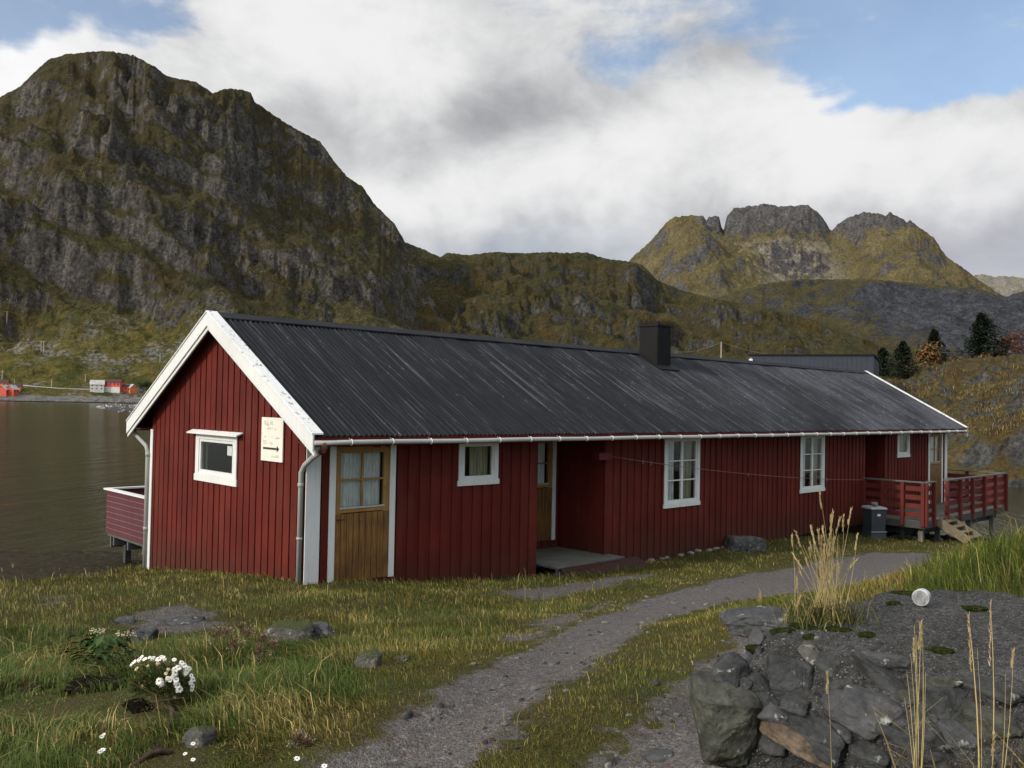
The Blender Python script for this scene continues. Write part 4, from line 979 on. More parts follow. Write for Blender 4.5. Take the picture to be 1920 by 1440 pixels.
# worn lettering: only TO can still be made out
RT = (math.pi/2, 0, -math.pi/2)
text('lettering', 'TO', .085, (-.063, 1.25, 2.03), RT, MATS['faded_ink'], sgo)
m = MB()
def scrib(y0, y1, z, h, seed):
    rr = random.Random(seed); y = y0
    while y > y1:
        w = rr.uniform(.015, .03)
        if rr.random() < .8:
            zz0 = z+rr.uniform(-.2, .2)*h; m.box((-.0645, y-w*.35, zz0), (-.0622, y, zz0+h*rr.uniform(.5, 1.)))
            if rr.random() < .6: m.box((-.0645, y-w*.9, zz0), (-.0622, y-w*.35, zz0+h*.18))
        y -= w*1.25
scrib(1.05, .9, 2.03, .05, 1); scrib(1.25, .95, 2.33, .07, 2); scrib(1.12, .85, 2.26, .04, 3); scrib(1.2, 1.14, 2.13, .03, 5); scrib(1.0, .94, 2.14, .04, 6); scrib(.85, .75, 2.12, .04, 7); scrib(.98, .7, 1.835, .035, 8)
m.build('lettering', MATS['faded_ink'], sgo)

# ------------------------------------------------------------------ clothesline
p0 = np.array((6.86, -.12, 1.72)); p1 = np.array((18.3, -.12, .74))
tt = np.linspace(0, 1, 60); P = [p0*(1-t)+p1*t-np.array((0, 0, .22*4*t*(1-t)*.55)) for t in tt]
m = MB(); m.tube(P, .006, 5); cl = m.build('clothesline', MATS['pink_gap'], smooth=True); tag(cl, 'thin slack clothesline strung along the long red wall', 'clothesline')
pg = None
for t in (.09, .115, .45, .8):
    q = p0*(1-t)+p1*t-np.array((0, 0, .22*4*t*(1-t)*.55))
    if pg is None: mm = MB(); mm.box((-.008, -.008, -.06), (.008, .008, .025)); mm.box((-.012, -.006, -.01), (.014, .007, .01)); pg = o = mm.build('peg', MATS['pink_gap'], cl)
    else: o = pg.copy(); COL.objects.link(o); o.parent = cl
    o.location = q

# ------------------------------------------------------------------ balcony over the water behind the gable
balc = empty('balcony', (0, 7.0, -.2), label='small balcony clad in dull pink boards with white rail, behind the gable above water', cat='balcony')
def loc(m, name, mt, par, **k):
    o = m.build(name, mt, par, **k); o.matrix_parent_inverse = Matrix.Translation(-Vector(par.location)); return o
bx0, bx1, by0, by1, bz0, bz1 = .02, 4.2, Wd+.02, 8.3, -.2, .72
m = MB()
def panel(a, b, horiz):
    n = 8; h = (bz1-bz0)/n
    for i in range(n):
        z = bz0+i*h
        if horiz == 'y': m.box((a[0], a[1], z), (a[0]+.025, b[1], z+h-.012)); m.box((a[0]+.006, a[1], z+h-.0119), (a[0]+.02, b[1], z+h-.0001), 1)
        else: m.box((a[0], a[1]-.025, z), (b[0], a[1], z+h-.012)); m.box((a[0], a[1]-.02, z+h-.0119), (b[0], a[1]-.006, z+h-.0001), 1)
panel((bx0, by0), (bx0, by1), 'y'); loc(m, 'railing', [MATS['pink_panel'], MATS['pink_gap']], balc)
m = MB(); panel((bx0+.03, by1), (bx1, by1), 'x'); loc(m, 'railing', [MATS['pink_panel'], MATS['pink_gap']], balc)
m = MB(); m.box((bx0-.05, by0, bz1), (bx0+.07, by1+.06, bz1+.035)); m.box((bx0+.0701, by1-.06, bz1), (bx1, by1+.06, bz1+.035)); loc(m, 'cap_rail', MATS['white_paint'], balc)
m = MB(); m.box((bx0+.03, by0, -.26), (bx1, by1-.03, -.2)); loc(m, 'floor', MATS['grey_wood'], balc)
m = MB()
for yy in (6.3, 7.1, 7.9): m.box((bx0+.04, yy, -.44), (bx1, yy+.06, -.261))
m.box((bx0+.03, by1-.25, -.5), (bx1, by1-.2, -.27)); loc(m, 'joist', MATS['grey_wood'], balc)
for xx, yy in ((.25, 7.75), (2.2, 7.9), (4.0, 7.9)):
    m = MB(); m.box((xx, yy, -2.5), (xx+.12, yy+.12, -.441)); loc(m, 'post', MATS['dark_wood'], balc)

# ------------------------------------------------------------------ deck at the far end
DX0, DX1, DY, DZ = 18.45, 25.1, -1.76, -.31
deck = empty('deck', (21.8, -.9, DZ), label='raised grey plank deck with red slatted railings at the far end of the cabin', cat='deck')
m = MB()
for i in range(13):
    a = DY+i*.14; m.box((DX0, a, DZ-.035), (DX1, min(a+.133, -.03), DZ))
for i in range(22):
    a = -.02+i*.14; m.box((L+.04, a, DZ-.035), (DX1+.9, a+.133, DZ))
loc(m, 'floor', MATS['grey_wood'], deck)
m = MB(); m.box((DX0, DY-.03, DZ-.2), (DX1+.02, DY-.001, DZ-.005)); m.box((DX0-.03, DY-.03, DZ-.2), (DX0-.001, -.04, DZ-.005)); m.box((DX1+.001, DY, DZ-.22), (DX1+.05, -.03, DZ-.036)); m.box((DX0+.3, DY+.2, DZ-.4), (DX1-.2, DY+.32, DZ-.205)); m.box((DX0+.3, -.5, DZ-.4), (DX1-.2, -.38, DZ-.205))
loc(m, 'beam', MATS['dark_wood'], deck)
for xx, yy in ((18.6, DY+.1), (19.2, -.9), (19.9, DY+.15), (20.9, -.6), (22.3, DY+.1), (24.15, DY+.05), (24.9, -.45)):
    m = MB(); m.box((xx, yy, gz(xx, yy)-.2), (xx+.12, yy+.12, DZ-.036)); loc(m, 'post', MATS['post_wood'], deck)
def rails(a, b, nb=4, posts=4):
    a = np.array(a, float); b = np.array(b, float); d = (b-a)/np.linalg.norm(b-a); nrm = np.array([d[1], -d[0], 0])
    m = MB()
    for i in range(nb):
        z = DZ+.09+i*.245; o = np.array([0, 0, z+.07]); m.beam(a+o-nrm*.0, b+o, .028, .14)
    for k in range(posts):
        q = a+(b-a)*k/(posts-1); q = q+nrm*.065; m.beam(q+np.array([0, 0, DZ-.15]), q+np.array([0, 0, DZ+1.06]), .095, .095, up=(d[0], d[1], 0))
    r = loc(m, 'railing', MATS['red_rail'], deck, bevel=.004)
    m = MB(); m.beam(a-d*.05+nrm*.03+np.array([0, 0, DZ+1.085]), b+d*.05+nrm*.03+np.array([0, 0, DZ+1.085]), .15, .035); c = m.build('cap_rail', MATS['grey_wood'], r); return r
rails((DX0+.02, -.05, 0), (DX0+.02, DY+.02, 0)); rails((DX0+.02, DY+.02, 0), (19.02, DY+.02, 0), posts=2)
rails((20.0, DY+.02, 0), (DX1, DY+.02, 0), posts=6); rails((DX1, DY+.08, 0), (DX1+.05, 2.8, 0), posts=5)
m = MB(); m.box((24.2, 1.2, -1.7), (25.2, 1.24, -.7)); m.box((24.2, .3, -1.6), (24.24, 1.2, -.8)); loc(m, 'skirt_panel', MATS['red_rail'], deck)

# loose wooden steps leaning at the gap in the railing
def steps():
    b0 = np.array(on(1793, 1022, 1, DY-.75)); sx = 19.25
    g = gz(sx, DY-.75)
    root = empty('steps', (sx+.4, DY-.4, g), label='weathered wooden steps leaning against the deck edge at the railing gap', cat='steps')
    for k, xx in enumerate((sx, sx+.85)):
        m = MB(); m.beam((xx, DY-.05, DZ-.04), (xx+.12, DY-.85, g+.06), .045, .24); loc(m, 'stringer', MATS['step_wood'], root, bevel=.004)
    for i in range(4):
        t = .12+i*.25; y = DY-.05-.8*t; z = (DZ-.0)*(1-t)+(g+.06)*t; xo = sx+.12*t
        m = MB(); m.box((xo+.02, y-.13, z-.02), (xo+.83, y+.11, z+.018)); loc(m, 'tread', MATS['step_wood'], root, bevel=.003)
steps()
g = gz(21.3, DY-.2)
m = MB(); pts = [(21.1+.0, DY-.08, DZ-.2), (21.15, DY-.16, DZ-.45), (21.28, DY-.26, g+.25), (21.4, DY-.3, g-.02)]
for a, b in zip(pts, pts[1:]): m.beam(a, b, .06, .2, up=(1, 0, .3))
tag(m.build('plank', MATS['post_wood']), 'bowed grey plank leaning under the deck edge right of the steps', 'plank')

# ------------------------------------------------------------------ wheelie bin with a stone on the lid
bxx, byy = 17.85, -.62; bzz = gz(bxx, byy)
binr = empty('waste_bin', (bxx, byy, bzz), label='dark grey lidded waste bin standing between the cabin wall and deck', cat='bin')
def lb(m, name, mt, par=None, **k): return m.build(name, mt, par or binr, **k)
yaw = math.radians(-33); binr.rotation_euler = (0, 0, yaw); binr.scale = (.82, .82, .84)
m = MB(); a, b = .29, .26; m.hexa([(-b, -b, .22), (b, -b, .22), (b, b, .22), (-b, b, .22), (-a, -a, .98), (a, -a, .98), (a, a, .98), (-a, a, .98)]); lb(m, 'body', MATS['bin_plastic'], bevel=.02)
m = MB(); m.hexa([(-.30, -.30, .0), (.30, -.30, .0), (.3, .3, .0), (-.3, .3, .0), (-.27, -.27, .219), (.27, -.27, .219), (.27, .27, .219), (-.27, .27, .219)]); m.box((-.285, -.285, .20), (.285, .285, .235)); lb(m, 'base', MATS['bin_plastic'], bevel=.012)
m = MB(); m.box((-.29, -.295, .225), (.29, -.286, .25)); lb(m, 'trim_strip', MATS['bin_rim'])
m = MB(); m.hexa([(-.32, -.32, .981), (.32, -.32, .981), (.32, .32, .981), (-.32, .32, .981), (-.28, -.28, 1.05), (.28, -.28, 1.05), (.28, .28, 1.07), (-.28, .28, 1.07)]); lb(m, 'lid', MATS['bin_rim'], bevel=.015)
m = MB(); m.box((-.075, -.298, .76), (.04, -.285, .83)); lb(m, 'plate', MATS['white_paint'])
# ------------------------------------------------------------------ grass
def blades(name, base, h, w, yaw, lean, leandir, colr, curve=.35, tipcol=1.25, jit=True, mname='blade', flop=.0):
    """one mesh of bent tapering blades; all inputs are arrays"""
    n = len(base); dx, dy = np.cos(yaw)*w/2, np.sin(yaw)*w/2
    L_ = np.stack([np.cos(leandir), np.sin(leandir), 0*leandir], -1)
    b = base; hz = np.zeros((n, 3)); hz[:, 2] = 1
    up = np.sqrt(np.clip(1-(lean*.9)**2, .05, 1))
    mid = b+hz*(h*.6*np.sqrt(np.clip(1-(lean*curve)**2, .1, 1)))[:, None]+L_*(h*.6*lean*curve)[:, None]
    tip = b+hz*(h*up)[:, None]+L_*(h*lean)[:, None]
    side = np.stack([dx, dy, 0*dx], -1)
    V = np.stack([b-side, b+side, mid-side*.75, mid+side*.75, tip], 1).reshape(-1, 3)
    k = np.arange(n)[:, None]*5
    q = k+np.array([[0, 1, 3, 2]]); t = k+np.array([[2, 3, 4]])
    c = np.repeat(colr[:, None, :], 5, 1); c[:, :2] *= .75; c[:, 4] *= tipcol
    me = mesh_np(name, V, [q, t], smooth=False, col=c.reshape(-1, 3))
    return me
LUSH = poly([(-300, 1180), (-50, 1190), (120, 1175), (330, 1190), (470, 1185), (640, 1205), (690, 1260), (700, 1330), (610, 1440), (560, 1520), (-300, 1520)])
BANK = np.array([at(px, 1100, d)[:2] for px, d in [(1690, 4.3), (1760, 4.1), (2100, 4.0), (2200, 7.5), (1900, 9.5), (1780, 8.5), (1700, 6.5)]])
SLABP_F = [(1395, 1203), (1520, 1222), (1650, 1252), (1800, 1290), (2010, 1342)]
SLABP_B = [(1440, 1164), (1560, 1130), (1700, 1093), (1830, 1099), (2070, 1113)]
SZ = 1.95
SF = np.array([on(*p, 2, SZ) for p in SLABP_F]); SB = np.array([on(*p, 2, SZ) for p in SLABP_B])
WALLP = np.concatenate([SF[:, :2], SB[::-1, :2]])
EXCL = [(540, 1200, .42, .35), (606, 1195, .3, .35), (690, 1250, .22, .35), (755, 1243, .15, .35), (764, 1347, .14, .35), (274, 1202, .22, .3), (236, 1170, .25, .3), (300, 1175, .9, .45), (372, 1400, .2, .4), (312, 1330, .26, .3), (192, 1252, .26, .3), (205, 1305, .4, .15), (262, 1332, .22, .2), (60, 1315, .3, .2),
        (320, 1345, .12, .5), (310, 1385, .12, .5), (296, 1415, .12, .5), (255, 1435, .14, .5), (250, 1205, .15, .3), (194, 1385, .12, .4), (191, 1412, .12, .4), (362, 1402, .12, .4), (347, 1420, .12, .4), (362, 1432, .12, .4), (60, 1300, .2, .3), (455, 1260, .2, .5), (556, 1402, .15, .5)]
nb = 760000
az = rng.uniform(math.radians(-46), math.radians(60), nb); r = np.exp(rng.uniform(math.log(1.5), math.log(33), nb))
bx = C[0]+r*(np.sin(az)*RH[0]+np.cos(az)*FH[0]); by = C[1]+r*(np.sin(az)*RH[1]+np.cos(az)*FH[1])
P = np.c_[bx, by]
tr, ba = masks(bx, by)
lush = sstep(-.5, .6, inpoly_sd(P, LUSH)); bank = sstep(-.3, .4, inpoly_sd(P, BANK)); wl = inpoly_sd(P, WALLP)
house = (bx > -.02) & (bx < L+.02) & (by > -.01) & (by < Wd+.02)
dens1 = fbm(bx*.8, by*.8, 4, seed=101); dens2 = fbm(bx*3.1, by*3.1, 3, seed=111)
nearw = ((bx > .1) & (bx < 24.8) & (by < 0) & (by > -.35))
keep = (tr < np.where(rng.random(nb) < .25, rng.uniform(-.2, .3, nb), rng.uniform(-.25, .05, nb))) & (ba < rng.uniform(-.25, .3, nb)) & ~house & (wl < -.02)
keep &= (rng.random(nb) < np.clip(.72+dens2*.9+lush*.4+bank*.5, .12, 1))
front = (r < 3.2) & (az > 0.05); keep &= ~(front & (az < .22) & (rng.random(nb) < .6))
bz = np.full(nb, -9.); kk = np.where(keep)[0]; bz[kk] = ground(bx[kk], by[kk], tr[kk]); keep &= bz > -1.25
keep &= ~((bz < -.75) & (bx < 6) & (rng.random(nb) < .75))
kk = np.where(keep)[0]; keep[kk] &= (weed_of(bx[kk], by[kk], bz[kk]) < rng.uniform(.2, 1.02, len(kk)))
kk = np.where(keep)[0]; bx, by, bz, r, lush, bank, tr, dens1, dens2, az = [q[kk] for q in (bx, by, bz, r, lush, bank, tr, dens1, dens2, az)]
n = len(kk)
short = sstep(-.9, -.1, tr)
far_ = sstep(9, 16, r)
h = (.042+.035*rng.random(n))*(1+.7*np.clip(dens1+.2, 0, 1))+lush*(.025+.06*rng.random(n))*(1+.9*dens1)+bank*(.035+.09*rng.random(n))
h = h*(1-.55*short*(1-bank)); rightfront = ((r < 3.4) & (az > .3)); h = np.where(rightfront, .05+.12*rng.random(n), h)
h *= rng.uniform(.6, 1.25, n)
w = np.clip(.0030*(r/5)**.85, .0020, .011)*rng.uniform(.7, 1.4, n)*(1+.5*lush*(r < 7))
yaw = rng.uniform(0, 2*np.pi, n)
ld = 2.2*fbm(bx*.7, by*.7, 3, seed=131)*2+rng.normal(0, .8, n)+2.4
lean = np.clip(rng.beta(2, 2, n)*.95+.25*lush, .05, 1.0)
green = np.array([.066, .084, .011]); lushc = np.array([.052, .078, .0095]); olive = np.array([.15, .122, .022]); straw = np.array([.34, .26, .095]); rust_ = np.array([.13, .07, .02]); bright = np.array([.13, .15, .022])
pn = fbm(bx*.55, by*.55, 4, seed=151); pn2 = fbm(bx*1.7, by*1.7, 4, seed=161)
u = rng.random(n)
drywt = np.clip(.30+1.1*pn+.6*pn2-.38*lush+.15*far_+.2*short, .04, .92)
col = np.where((u < drywt)[:, None], olive, np.where((lush > .5)[:, None], lushc, green))
u2 = rng.random(n)
col = np.where((u2 < np.clip(.075+.38*pn2+.25*pn-.06*lush, .015, .5))[:, None], straw, col)
col = np.where(((u2 > .9) & (pn2 > -.05))[:, None], rust_, col)
col = np.where(((bank > .4) & (u < .5))[:, None], np.array([.055, .085, .016]), col); col = np.where(((bank > .4) & (u > .85))[:, None], bright*1.2, col)
col = np.where(((u2 > .83) & (u2 < .9) & (lush < .4))[:, None], bright, col)
col = np.where((rightfront & (u < .6))[:, None], np.array([.05, .03, .014]), col)
col = col*rng.uniform(.65, 1.35, (n, 1))
h = np.where(u2 < .006, h*1.8+.04, h)
for (px, py, rad, fac) in EXCL:
    q = ghit(px, py)[:2]; dv = q-C[:2]; dv = dv/np.linalg.norm(dv); q = q-dv*rad*.6
    dd_ = np.hypot(bx-q[0], by-q[1]); h = h*(1-(1-fac)*sstep(rad*1.35, rad*.8, dd_))
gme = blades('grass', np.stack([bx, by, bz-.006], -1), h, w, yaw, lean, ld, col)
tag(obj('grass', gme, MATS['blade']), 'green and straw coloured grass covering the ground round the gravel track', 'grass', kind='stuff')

# dead grass on the hillside across the inlet
nb = 60000; pxr = rng.uniform(1500, 2150, nb); rr = np.exp(rng.uniform(math.log(68), math.log(128), nb))
azr = np.interp(pxr, np.linspace(1450, 2200, 200), [az_of(x, 760) for x in np.linspace(1450, 2200, 200)])
ka = np.clip(np.interp(azr, hill.az, np.arange(len(hill.az))).astype(int), 0, len(hill.az)-1)
tt = (rr-hill.r0[ka])/(hill.r1[ka]-hill.r0[ka])/hill.back*(hill.nr-1); ti = np.clip(tt.astype(int), 0, hill.nr-2)
zz = hill.Z[ka, ti]*(1-(tt-ti))+hill.Z[ka, ti+1]*(tt-ti); slope_ = np.abs(hill.Z[ka, ti+1]-hill.Z[ka, ti])
hx = C[0]+rr*(np.sin(azr)*RH[0]+np.cos(azr)*FH[0]); hy = C[1]+rr*(np.sin(azr)*RH[1]+np.cos(azr)*FH[1])
pn = fbm(hx*.16, hy*.16, 4, seed=171)+.6*fbm(hx*.6, hy*.6, 3, seed=172)
kp = (zz > 1.2) & (pn > -.02+.25*sstep(90, 104, rr)) & (slope_ < .22); hx, hy, zz, pn = hx[kp], hy[kp], zz[kp], pn[kp]; n = len(hx)
u = rng.random(n)[:, None]
col = np.where(u < .45, [.13, .088, .03], np.where(u < .62, [.24, .185, .085], np.where(u < .85, [.08, .042, .017], [.05, .052, .016])))*rng.uniform(.6, 1.3, (n, 1))
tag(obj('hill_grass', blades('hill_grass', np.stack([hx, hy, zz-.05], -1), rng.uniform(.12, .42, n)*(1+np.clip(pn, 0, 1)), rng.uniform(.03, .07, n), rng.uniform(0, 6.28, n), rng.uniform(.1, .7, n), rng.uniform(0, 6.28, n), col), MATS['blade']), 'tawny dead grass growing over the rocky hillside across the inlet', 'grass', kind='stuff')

# ------------------------------------------------------------------ rocks
def rock_mesh(name, size, seed, sub=4, chop=9, rough=.12):
    import bmesh
    bm = bmesh.new(); bmesh.ops.create_icosphere(bm, subdivisions=sub, radius=1)
    rr = random.Random(seed); off = Vector((seed*3.7, seed*1.3, seed*2.1)); planes = []
    for _ in range(chop):
        d = Vector((rr.gauss(0, 1), rr.gauss(0, 1), rr.gauss(0, .8))).normalized(); planes.append((d, rr.uniform(.5, .82)))
    for v in bm.verts:
        p = v.co.copy()
        for d, k in planes:
            q = p.dot(d)
            if q > k: p -= d*(q-k)*.98
        nn = mnoise.fractal(p*1.6+off, .6, 2., 4)*rough+mnoise.noise(p*5+off)*rough*.35+mnoise.noise(p*13+off)*rough*.14
        p *= 1+nn
        v.co = Vector((p.x*size[0], p.y*size[1], p.z*size[2]))
    me = bpy.data.meshes.new(name); bm.to_mesh(me); bm.free()
    me.polygons.foreach_set('use_smooth', [True]*len(me.polygons))
    return me
def angular_mesh(name, size, seed, cuts=5, npts=15, rough=.035):
    """broken, fitted stone: hull of a few points with rough facets"""
    import bmesh
    rr = random.Random(seed*7+1); bm = bmesh.new(); off = Vector((seed*2.3, seed*1.1, seed*.7))
    for _ in range(npts):
        v = Vector((rr.uniform(-1, 1), rr.uniform(-1, 1), rr.uniform(-1, 1))); k = max(abs(v.x), abs(v.y), abs(v.z)); v = v/k*.55+v.normalized()*.42; bm.verts.new(v*rr.uniform(.9, 1.05))
    bmesh.ops.convex_hull(bm, input=bm.verts[:]); loose = [v for v in bm.verts if not v.link_faces]; bmesh.ops.delete(bm, geom=loose, context='VERTS')
    bmesh.ops.bevel(bm, geom=bm.edges[:], offset=.07, segments=1, affect='EDGES', profile=.5)
    bmesh.ops.triangulate(bm, faces=bm.faces[:])
    for _ in range(3): bmesh.ops.subdivide_edges(bm, edges=[e for e in bm.edges if e.calc_length() > .16], cuts=1, use_grid_fill=True); bmesh.ops.triangulate(bm, faces=bm.faces[:])
    bm.normal_update()
    for v in bm.verts:
        p = v.co.copy(); v.co += v.normal*(mnoise.fractal(p*2.2+off, .7, 2.1, 4)*rough*1.5+mnoise.noise(p*9+off)*rough*.6)
    for v in bm.verts: v.co = Vector((v.co.x*size[0], v.co.y*size[1], v.co.z*size[2]))
    me = bpy.data.meshes.new(name); bm.to_mesh(me); bm.free(); return me
VYAW = math.atan2(RH[1], RH[0])
def ground_rock(name, px, py, hw, hh, m, label, seed, sink=.35, group=None, depthk=1., sub=4, cat='rock'):
    p = ghit(px, py); d = float((p-C)@F); k = d/CP['f']
    a, c = hw*k, hh*k*1.25
    o = obj(name, angular_mesh(name, (a, a*.8*depthk, c), seed, npts=22) if cat != 'stone' or 'flat' in name else rock_mesh(name, (a, a*.8*depthk, c), seed, sub), MATS[m]); o.location = (p[0], p[1], p[2]+c*(1-2*sink)*.5); o.rotation_euler = (0, 0, VYAW+random.uniform(-.3, .3))
    return tag(o, label, cat, group)
ground_rock('rock', 540, 1196, 52, 22, 'mossy_rock', 'broad low grey boulder in the grass with small stones before it', 3)
ground_rock('rock', 606, 1192, 36, 17, 'grey_rock', 'smooth grey boulder right behind the broad mossy one', 5)
G = 'small stones piled before the boulder'
for i, (px, py, a, b) in enumerate([(528, 1198, 10, 4), (545, 1199, 11, 5), (536, 1206, 9, 5), (552, 1209, 8, 5)]): ground_rock('stone', px, py, a, b, 'mossy_rock' if i % 2 else 'grey_rock', 'flat small stone piled before the broad boulder', 40+i, .2, G, sub=2, cat='stone')
ground_rock('rock', 690, 1246, 27, 22, 'mossy_rock', 'rounded rock capped with pale lichen by the left edge of the track', 7)
ground_rock('rock', 755, 1240, 15, 10, 'mossy_rock', 'little grey rock halfway between lichen capped rock and gravel', 8, sub=2)
ground_rock('stone', 764, 1345, 13, 9, 'dark_rock', 'dark round stone at the left gravel edge', 9, .25, sub=2, cat='stone')
ground_rock('rock', 274, 1200, 27, 17, 'grey_rock', 'pale speckled rock behind the white flower bush', 10)
ground_rock('rock', 236, 1166, 22, 8, 'grey_rock', 'flat bluish rock behind the leafy green plant', 11)
ground_rock('rock', 345, 1166, 42, 7, 'grey_rock', 'wide flat rock slab level with the turf left of the boulders', 12, .4)
ground_rock('rock', 372, 1395, 30, 28, 'mossy_rock', 'blurry mossy rock in the low grass right of the rusty bar', 13, .45)
ground_rock('rock', 1132, 1432, 26, 15, 'mossy_rock', 'grey rock in the gravel at the bottom edge', 14, .4)
ground_rock('rock', 1240, 1418, 34, 8, 'grey_rock', 'flat grey rock in the gravel left of the stone wall', 15, .45)
ground_rock('stone', 1228, 1283, 11, 5, 'dark_rock', 'small bluish stone between the two gravel ruts', 16, .25, sub=2, cat='stone')
ground_rock('boulder', 1394, 1028, 42, 20, 'grey_rock', 'smooth grey boulder touching the foot of the long red wall', 17, cat='boulder')
G = 'pale footing stones along the wall'
for i in range(10):
    x = 8.2+i*.36+random.uniform(-.08, .08); y = -.06-random.uniform(0, .1); z = gz(x, y); s = random.uniform(.05, .10)
    o = obj('stone', rock_mesh('stone', (s*1.3, s, s*.6), 60+i, 2), MATS['pale_rock']); o.location = (x, y, z+s*.2); tag(o, 'pale footing stone at the bottom of the long red wall', 'stone', G)
G = 'pale stones under the deck'
for i in range(16):
    x = 18.9+random.uniform(0, 5); y = -.3-random.uniform(0, 1.2)*.8; z = gz(x, y); s = random.uniform(.07, .17)
    o = obj('stone', rock_mesh('stone', (s*1.3, s, s*.6), 90+i, 2), MATS['pale_rock']); o.location = (x, y, z+s*.2); tag(o, 'pale stone lying in the shade under the deck', 'stone', G)
o = obj('stone', rock_mesh('stone', (.12, .1, .08), 31, 3), MATS['pale_rock']); o.location = (bxx, byy, bzz+.96); tag(o, 'pale round stone weighing down the bin lid', 'stone')

# small loose stones on the track
G = 'loose stones on the gravel'
pro = [rock_mesh('stone', (1, .8, .55), 200+i, 2) for i in range(5)]; k_ = 0
while k_ < 230:
    a_ = rng.uniform(-.12, .42); r_ = math.exp(rng.uniform(math.log(3.9), math.log(15)))
    x = C[0]+r_*(math.sin(a_)*RH[0]+math.cos(a_)*FH[0]); y = C[1]+r_*(math.sin(a_)*RH[1]+math.cos(a_)*FH[1])
    t_, b_ = masks(np.array([x]), np.array([y]))
    if t_[0] < -.15 or t_[0] > .5 or inpoly_sd(np.array([[x, y]]), WALLP)[0] > -.1: continue
    me = pro[k_ % 5]
    if not me.materials: me.materials.append(MATS[['grey_rock', 'pale_rock', 'mossy_rock', 'pale_rock', 'pale_rock'][k_ % 5]])
    s = rng.uniform(.010, .026)*(1.6 if rng.random() < .12 else 1)*(r_/6)**.4
    o = bpy.data.objects.new('stone', me); COL.objects.link(o); o.location = (x, y, gz(x, y)+s*.15); o.scale = (s, s, s); o.rotation_euler = (0, 0, rng.uniform(0, 6.28)); tag(o, 'small loose stone lying on the gravel track', 'stone', G); k_ += 1

# ------------------------------------------------------------------ stone wall with its concrete slab
wall = empty('stone_wall', tuple(SF[1][:2])+(1.1,), label='low wall of dark stones set in rough concrete with a slab on top', cat='wall')
def wadd(o): o.parent = wall; o.matrix_parent_inverse = Matrix.Translation(-Vector(wall.location)); return o
def lerp_poly(Pp, u):
    k = np.linspace(0, 1, len(Pp)); return np.stack([np.interp(u, k, Pp[:, i]) for i in range(Pp.shape[1])], -1)
nu, nv = 240, 110; uu = np.linspace(0, 1, nu); Fp = lerp_poly(SF, uu); Bp = lerp_poly(SB, uu)
vv = np.linspace(-.03, 1.05, nv-8)
S = Fp[:, None, :]*(1-vv[None, :, None])+Bp[:, None, :]*vv[None, :, None]
sx, sy = S[..., 0], S[..., 1]
S[..., 2] += .035*fbm(sx*2.2, sy*2.2, 4, seed=301)+.012*fbm(sx*11, sy*11, 4, .6, seed=302)+.006*fbm(sx*45, sy*45, 3, seed=303)
edge = np.minimum(vv[None, :]+.03, 1.05-vv[None, :])+0*sx; S[..., 2] -= .09*np.exp(-(edge/.05)**1.4)+.05*np.exp(-edge/.12)*(fbm(sx*5, sy*5, 3, seed=305)+.3)
S[..., 2] -= .1*np.exp(-uu[:, None]/.03)
# the broken front lip of the slab: rows that turn down and back under it
fd = (Fp-Bp)[:, :2]; fd /= np.linalg.norm(fd, axis=1)[:, None]; lip = []
for j_, (o_, dz_) in enumerate([(-.05, -.16), (.005, -.125), (.022, -.105), (.03, -.085), (.034, -.06), (.032, -.035), (.026, -.016), (.014, -.004)]):
    q_ = S[:, 0].copy(); nn_ = .014*fbm(uu*38+j_*.6, uu*0+j_*1.3, 4, seed=331); q_[:, :2] += fd*(o_+nn_)[:, None]; q_[:, 2] += dz_*(1+.35*fbm(uu*14, uu*0+4, 3, seed=340)); lip.append(q_)
S = np.concatenate([np.stack(lip, 1), S], 1)
i = np.arange(nu-1)[:, None]*nv+np.arange(nv-1)[None]; f = np.stack([i, i+nv, i+nv+1, i+1], -1).reshape(-1, 4)
wadd(obj('slab', mesh_np('slab', S.reshape(-1, 3), [f], smooth=True), MATS['rough_concrete']))
path = np.concatenate([SB[:1, :2]+(SB[0, :2]-SF[0, :2])*.6, SB[:1, :2], SF[:, :2]]); seg = np.r_[0, np.cumsum(np.linalg.norm(np.diff(path, axis=0), axis=1))]
ns, nz_ = 300, 120; s_ = np.linspace(0, seg[-1], ns); PX = np.interp(s_, seg, path[:, 0]); PY = np.interp(s_, seg, path[:, 1])
ker = np.hanning(21); ker /= ker.sum(); PX = np.convolve(np.pad(PX, 10, mode='edge'), ker, 'valid'); PY = np.convolve(np.pad(PY, 10, mode='edge'), ker, 'valid')
tx = np.gradient(PX); ty = np.gradient(PY); tl = np.hypot(tx, ty); nx, ny = ty/tl, -tx/tl
cen = WALLP.mean(0); sg_ = np.sign((PX-cen[0])*nx+(PY-cen[1])*ny); nx, ny = nx*sg_, ny*sg_
def face_off(z, s): return .015+.16*(SZ-z)+.03*np.sin((SZ-z)*9)
zz = np.linspace(SZ-.02, 1.0, nz_); Zg = np.broadcast_to(zz[None], (ns, nz_)); Sg = np.broadcast_to(s_[:, None], (ns, nz_))
of = face_off(Zg, Sg)+.05*fbm(Sg*4, Zg*5, 4, seed=311)+.022*fbm(Sg*16, Zg*16, 4, .6, seed=312)+.008*fbm(Sg*60, Zg*60, 3, seed=313)-.07*np.exp(-((SZ-Zg)/.13)**4)
W3 = np.stack([PX[:, None]+nx[:, None]*of, PY[:, None]+ny[:, None]*of, Zg], -1)
i = np.arange(ns-1)[:, None]*nz_+np.arange(nz_-1)[None]; f = np.stack([i, i+nz_, i+nz_+1, i+1], -1).reshape(-1, 4)
wadd(obj('mortar', mesh_np('mortar', W3.reshape(-1, 3), [f], smooth=True), MATS['rough_concrete']))
W3f = W3.reshape(-1, 3)
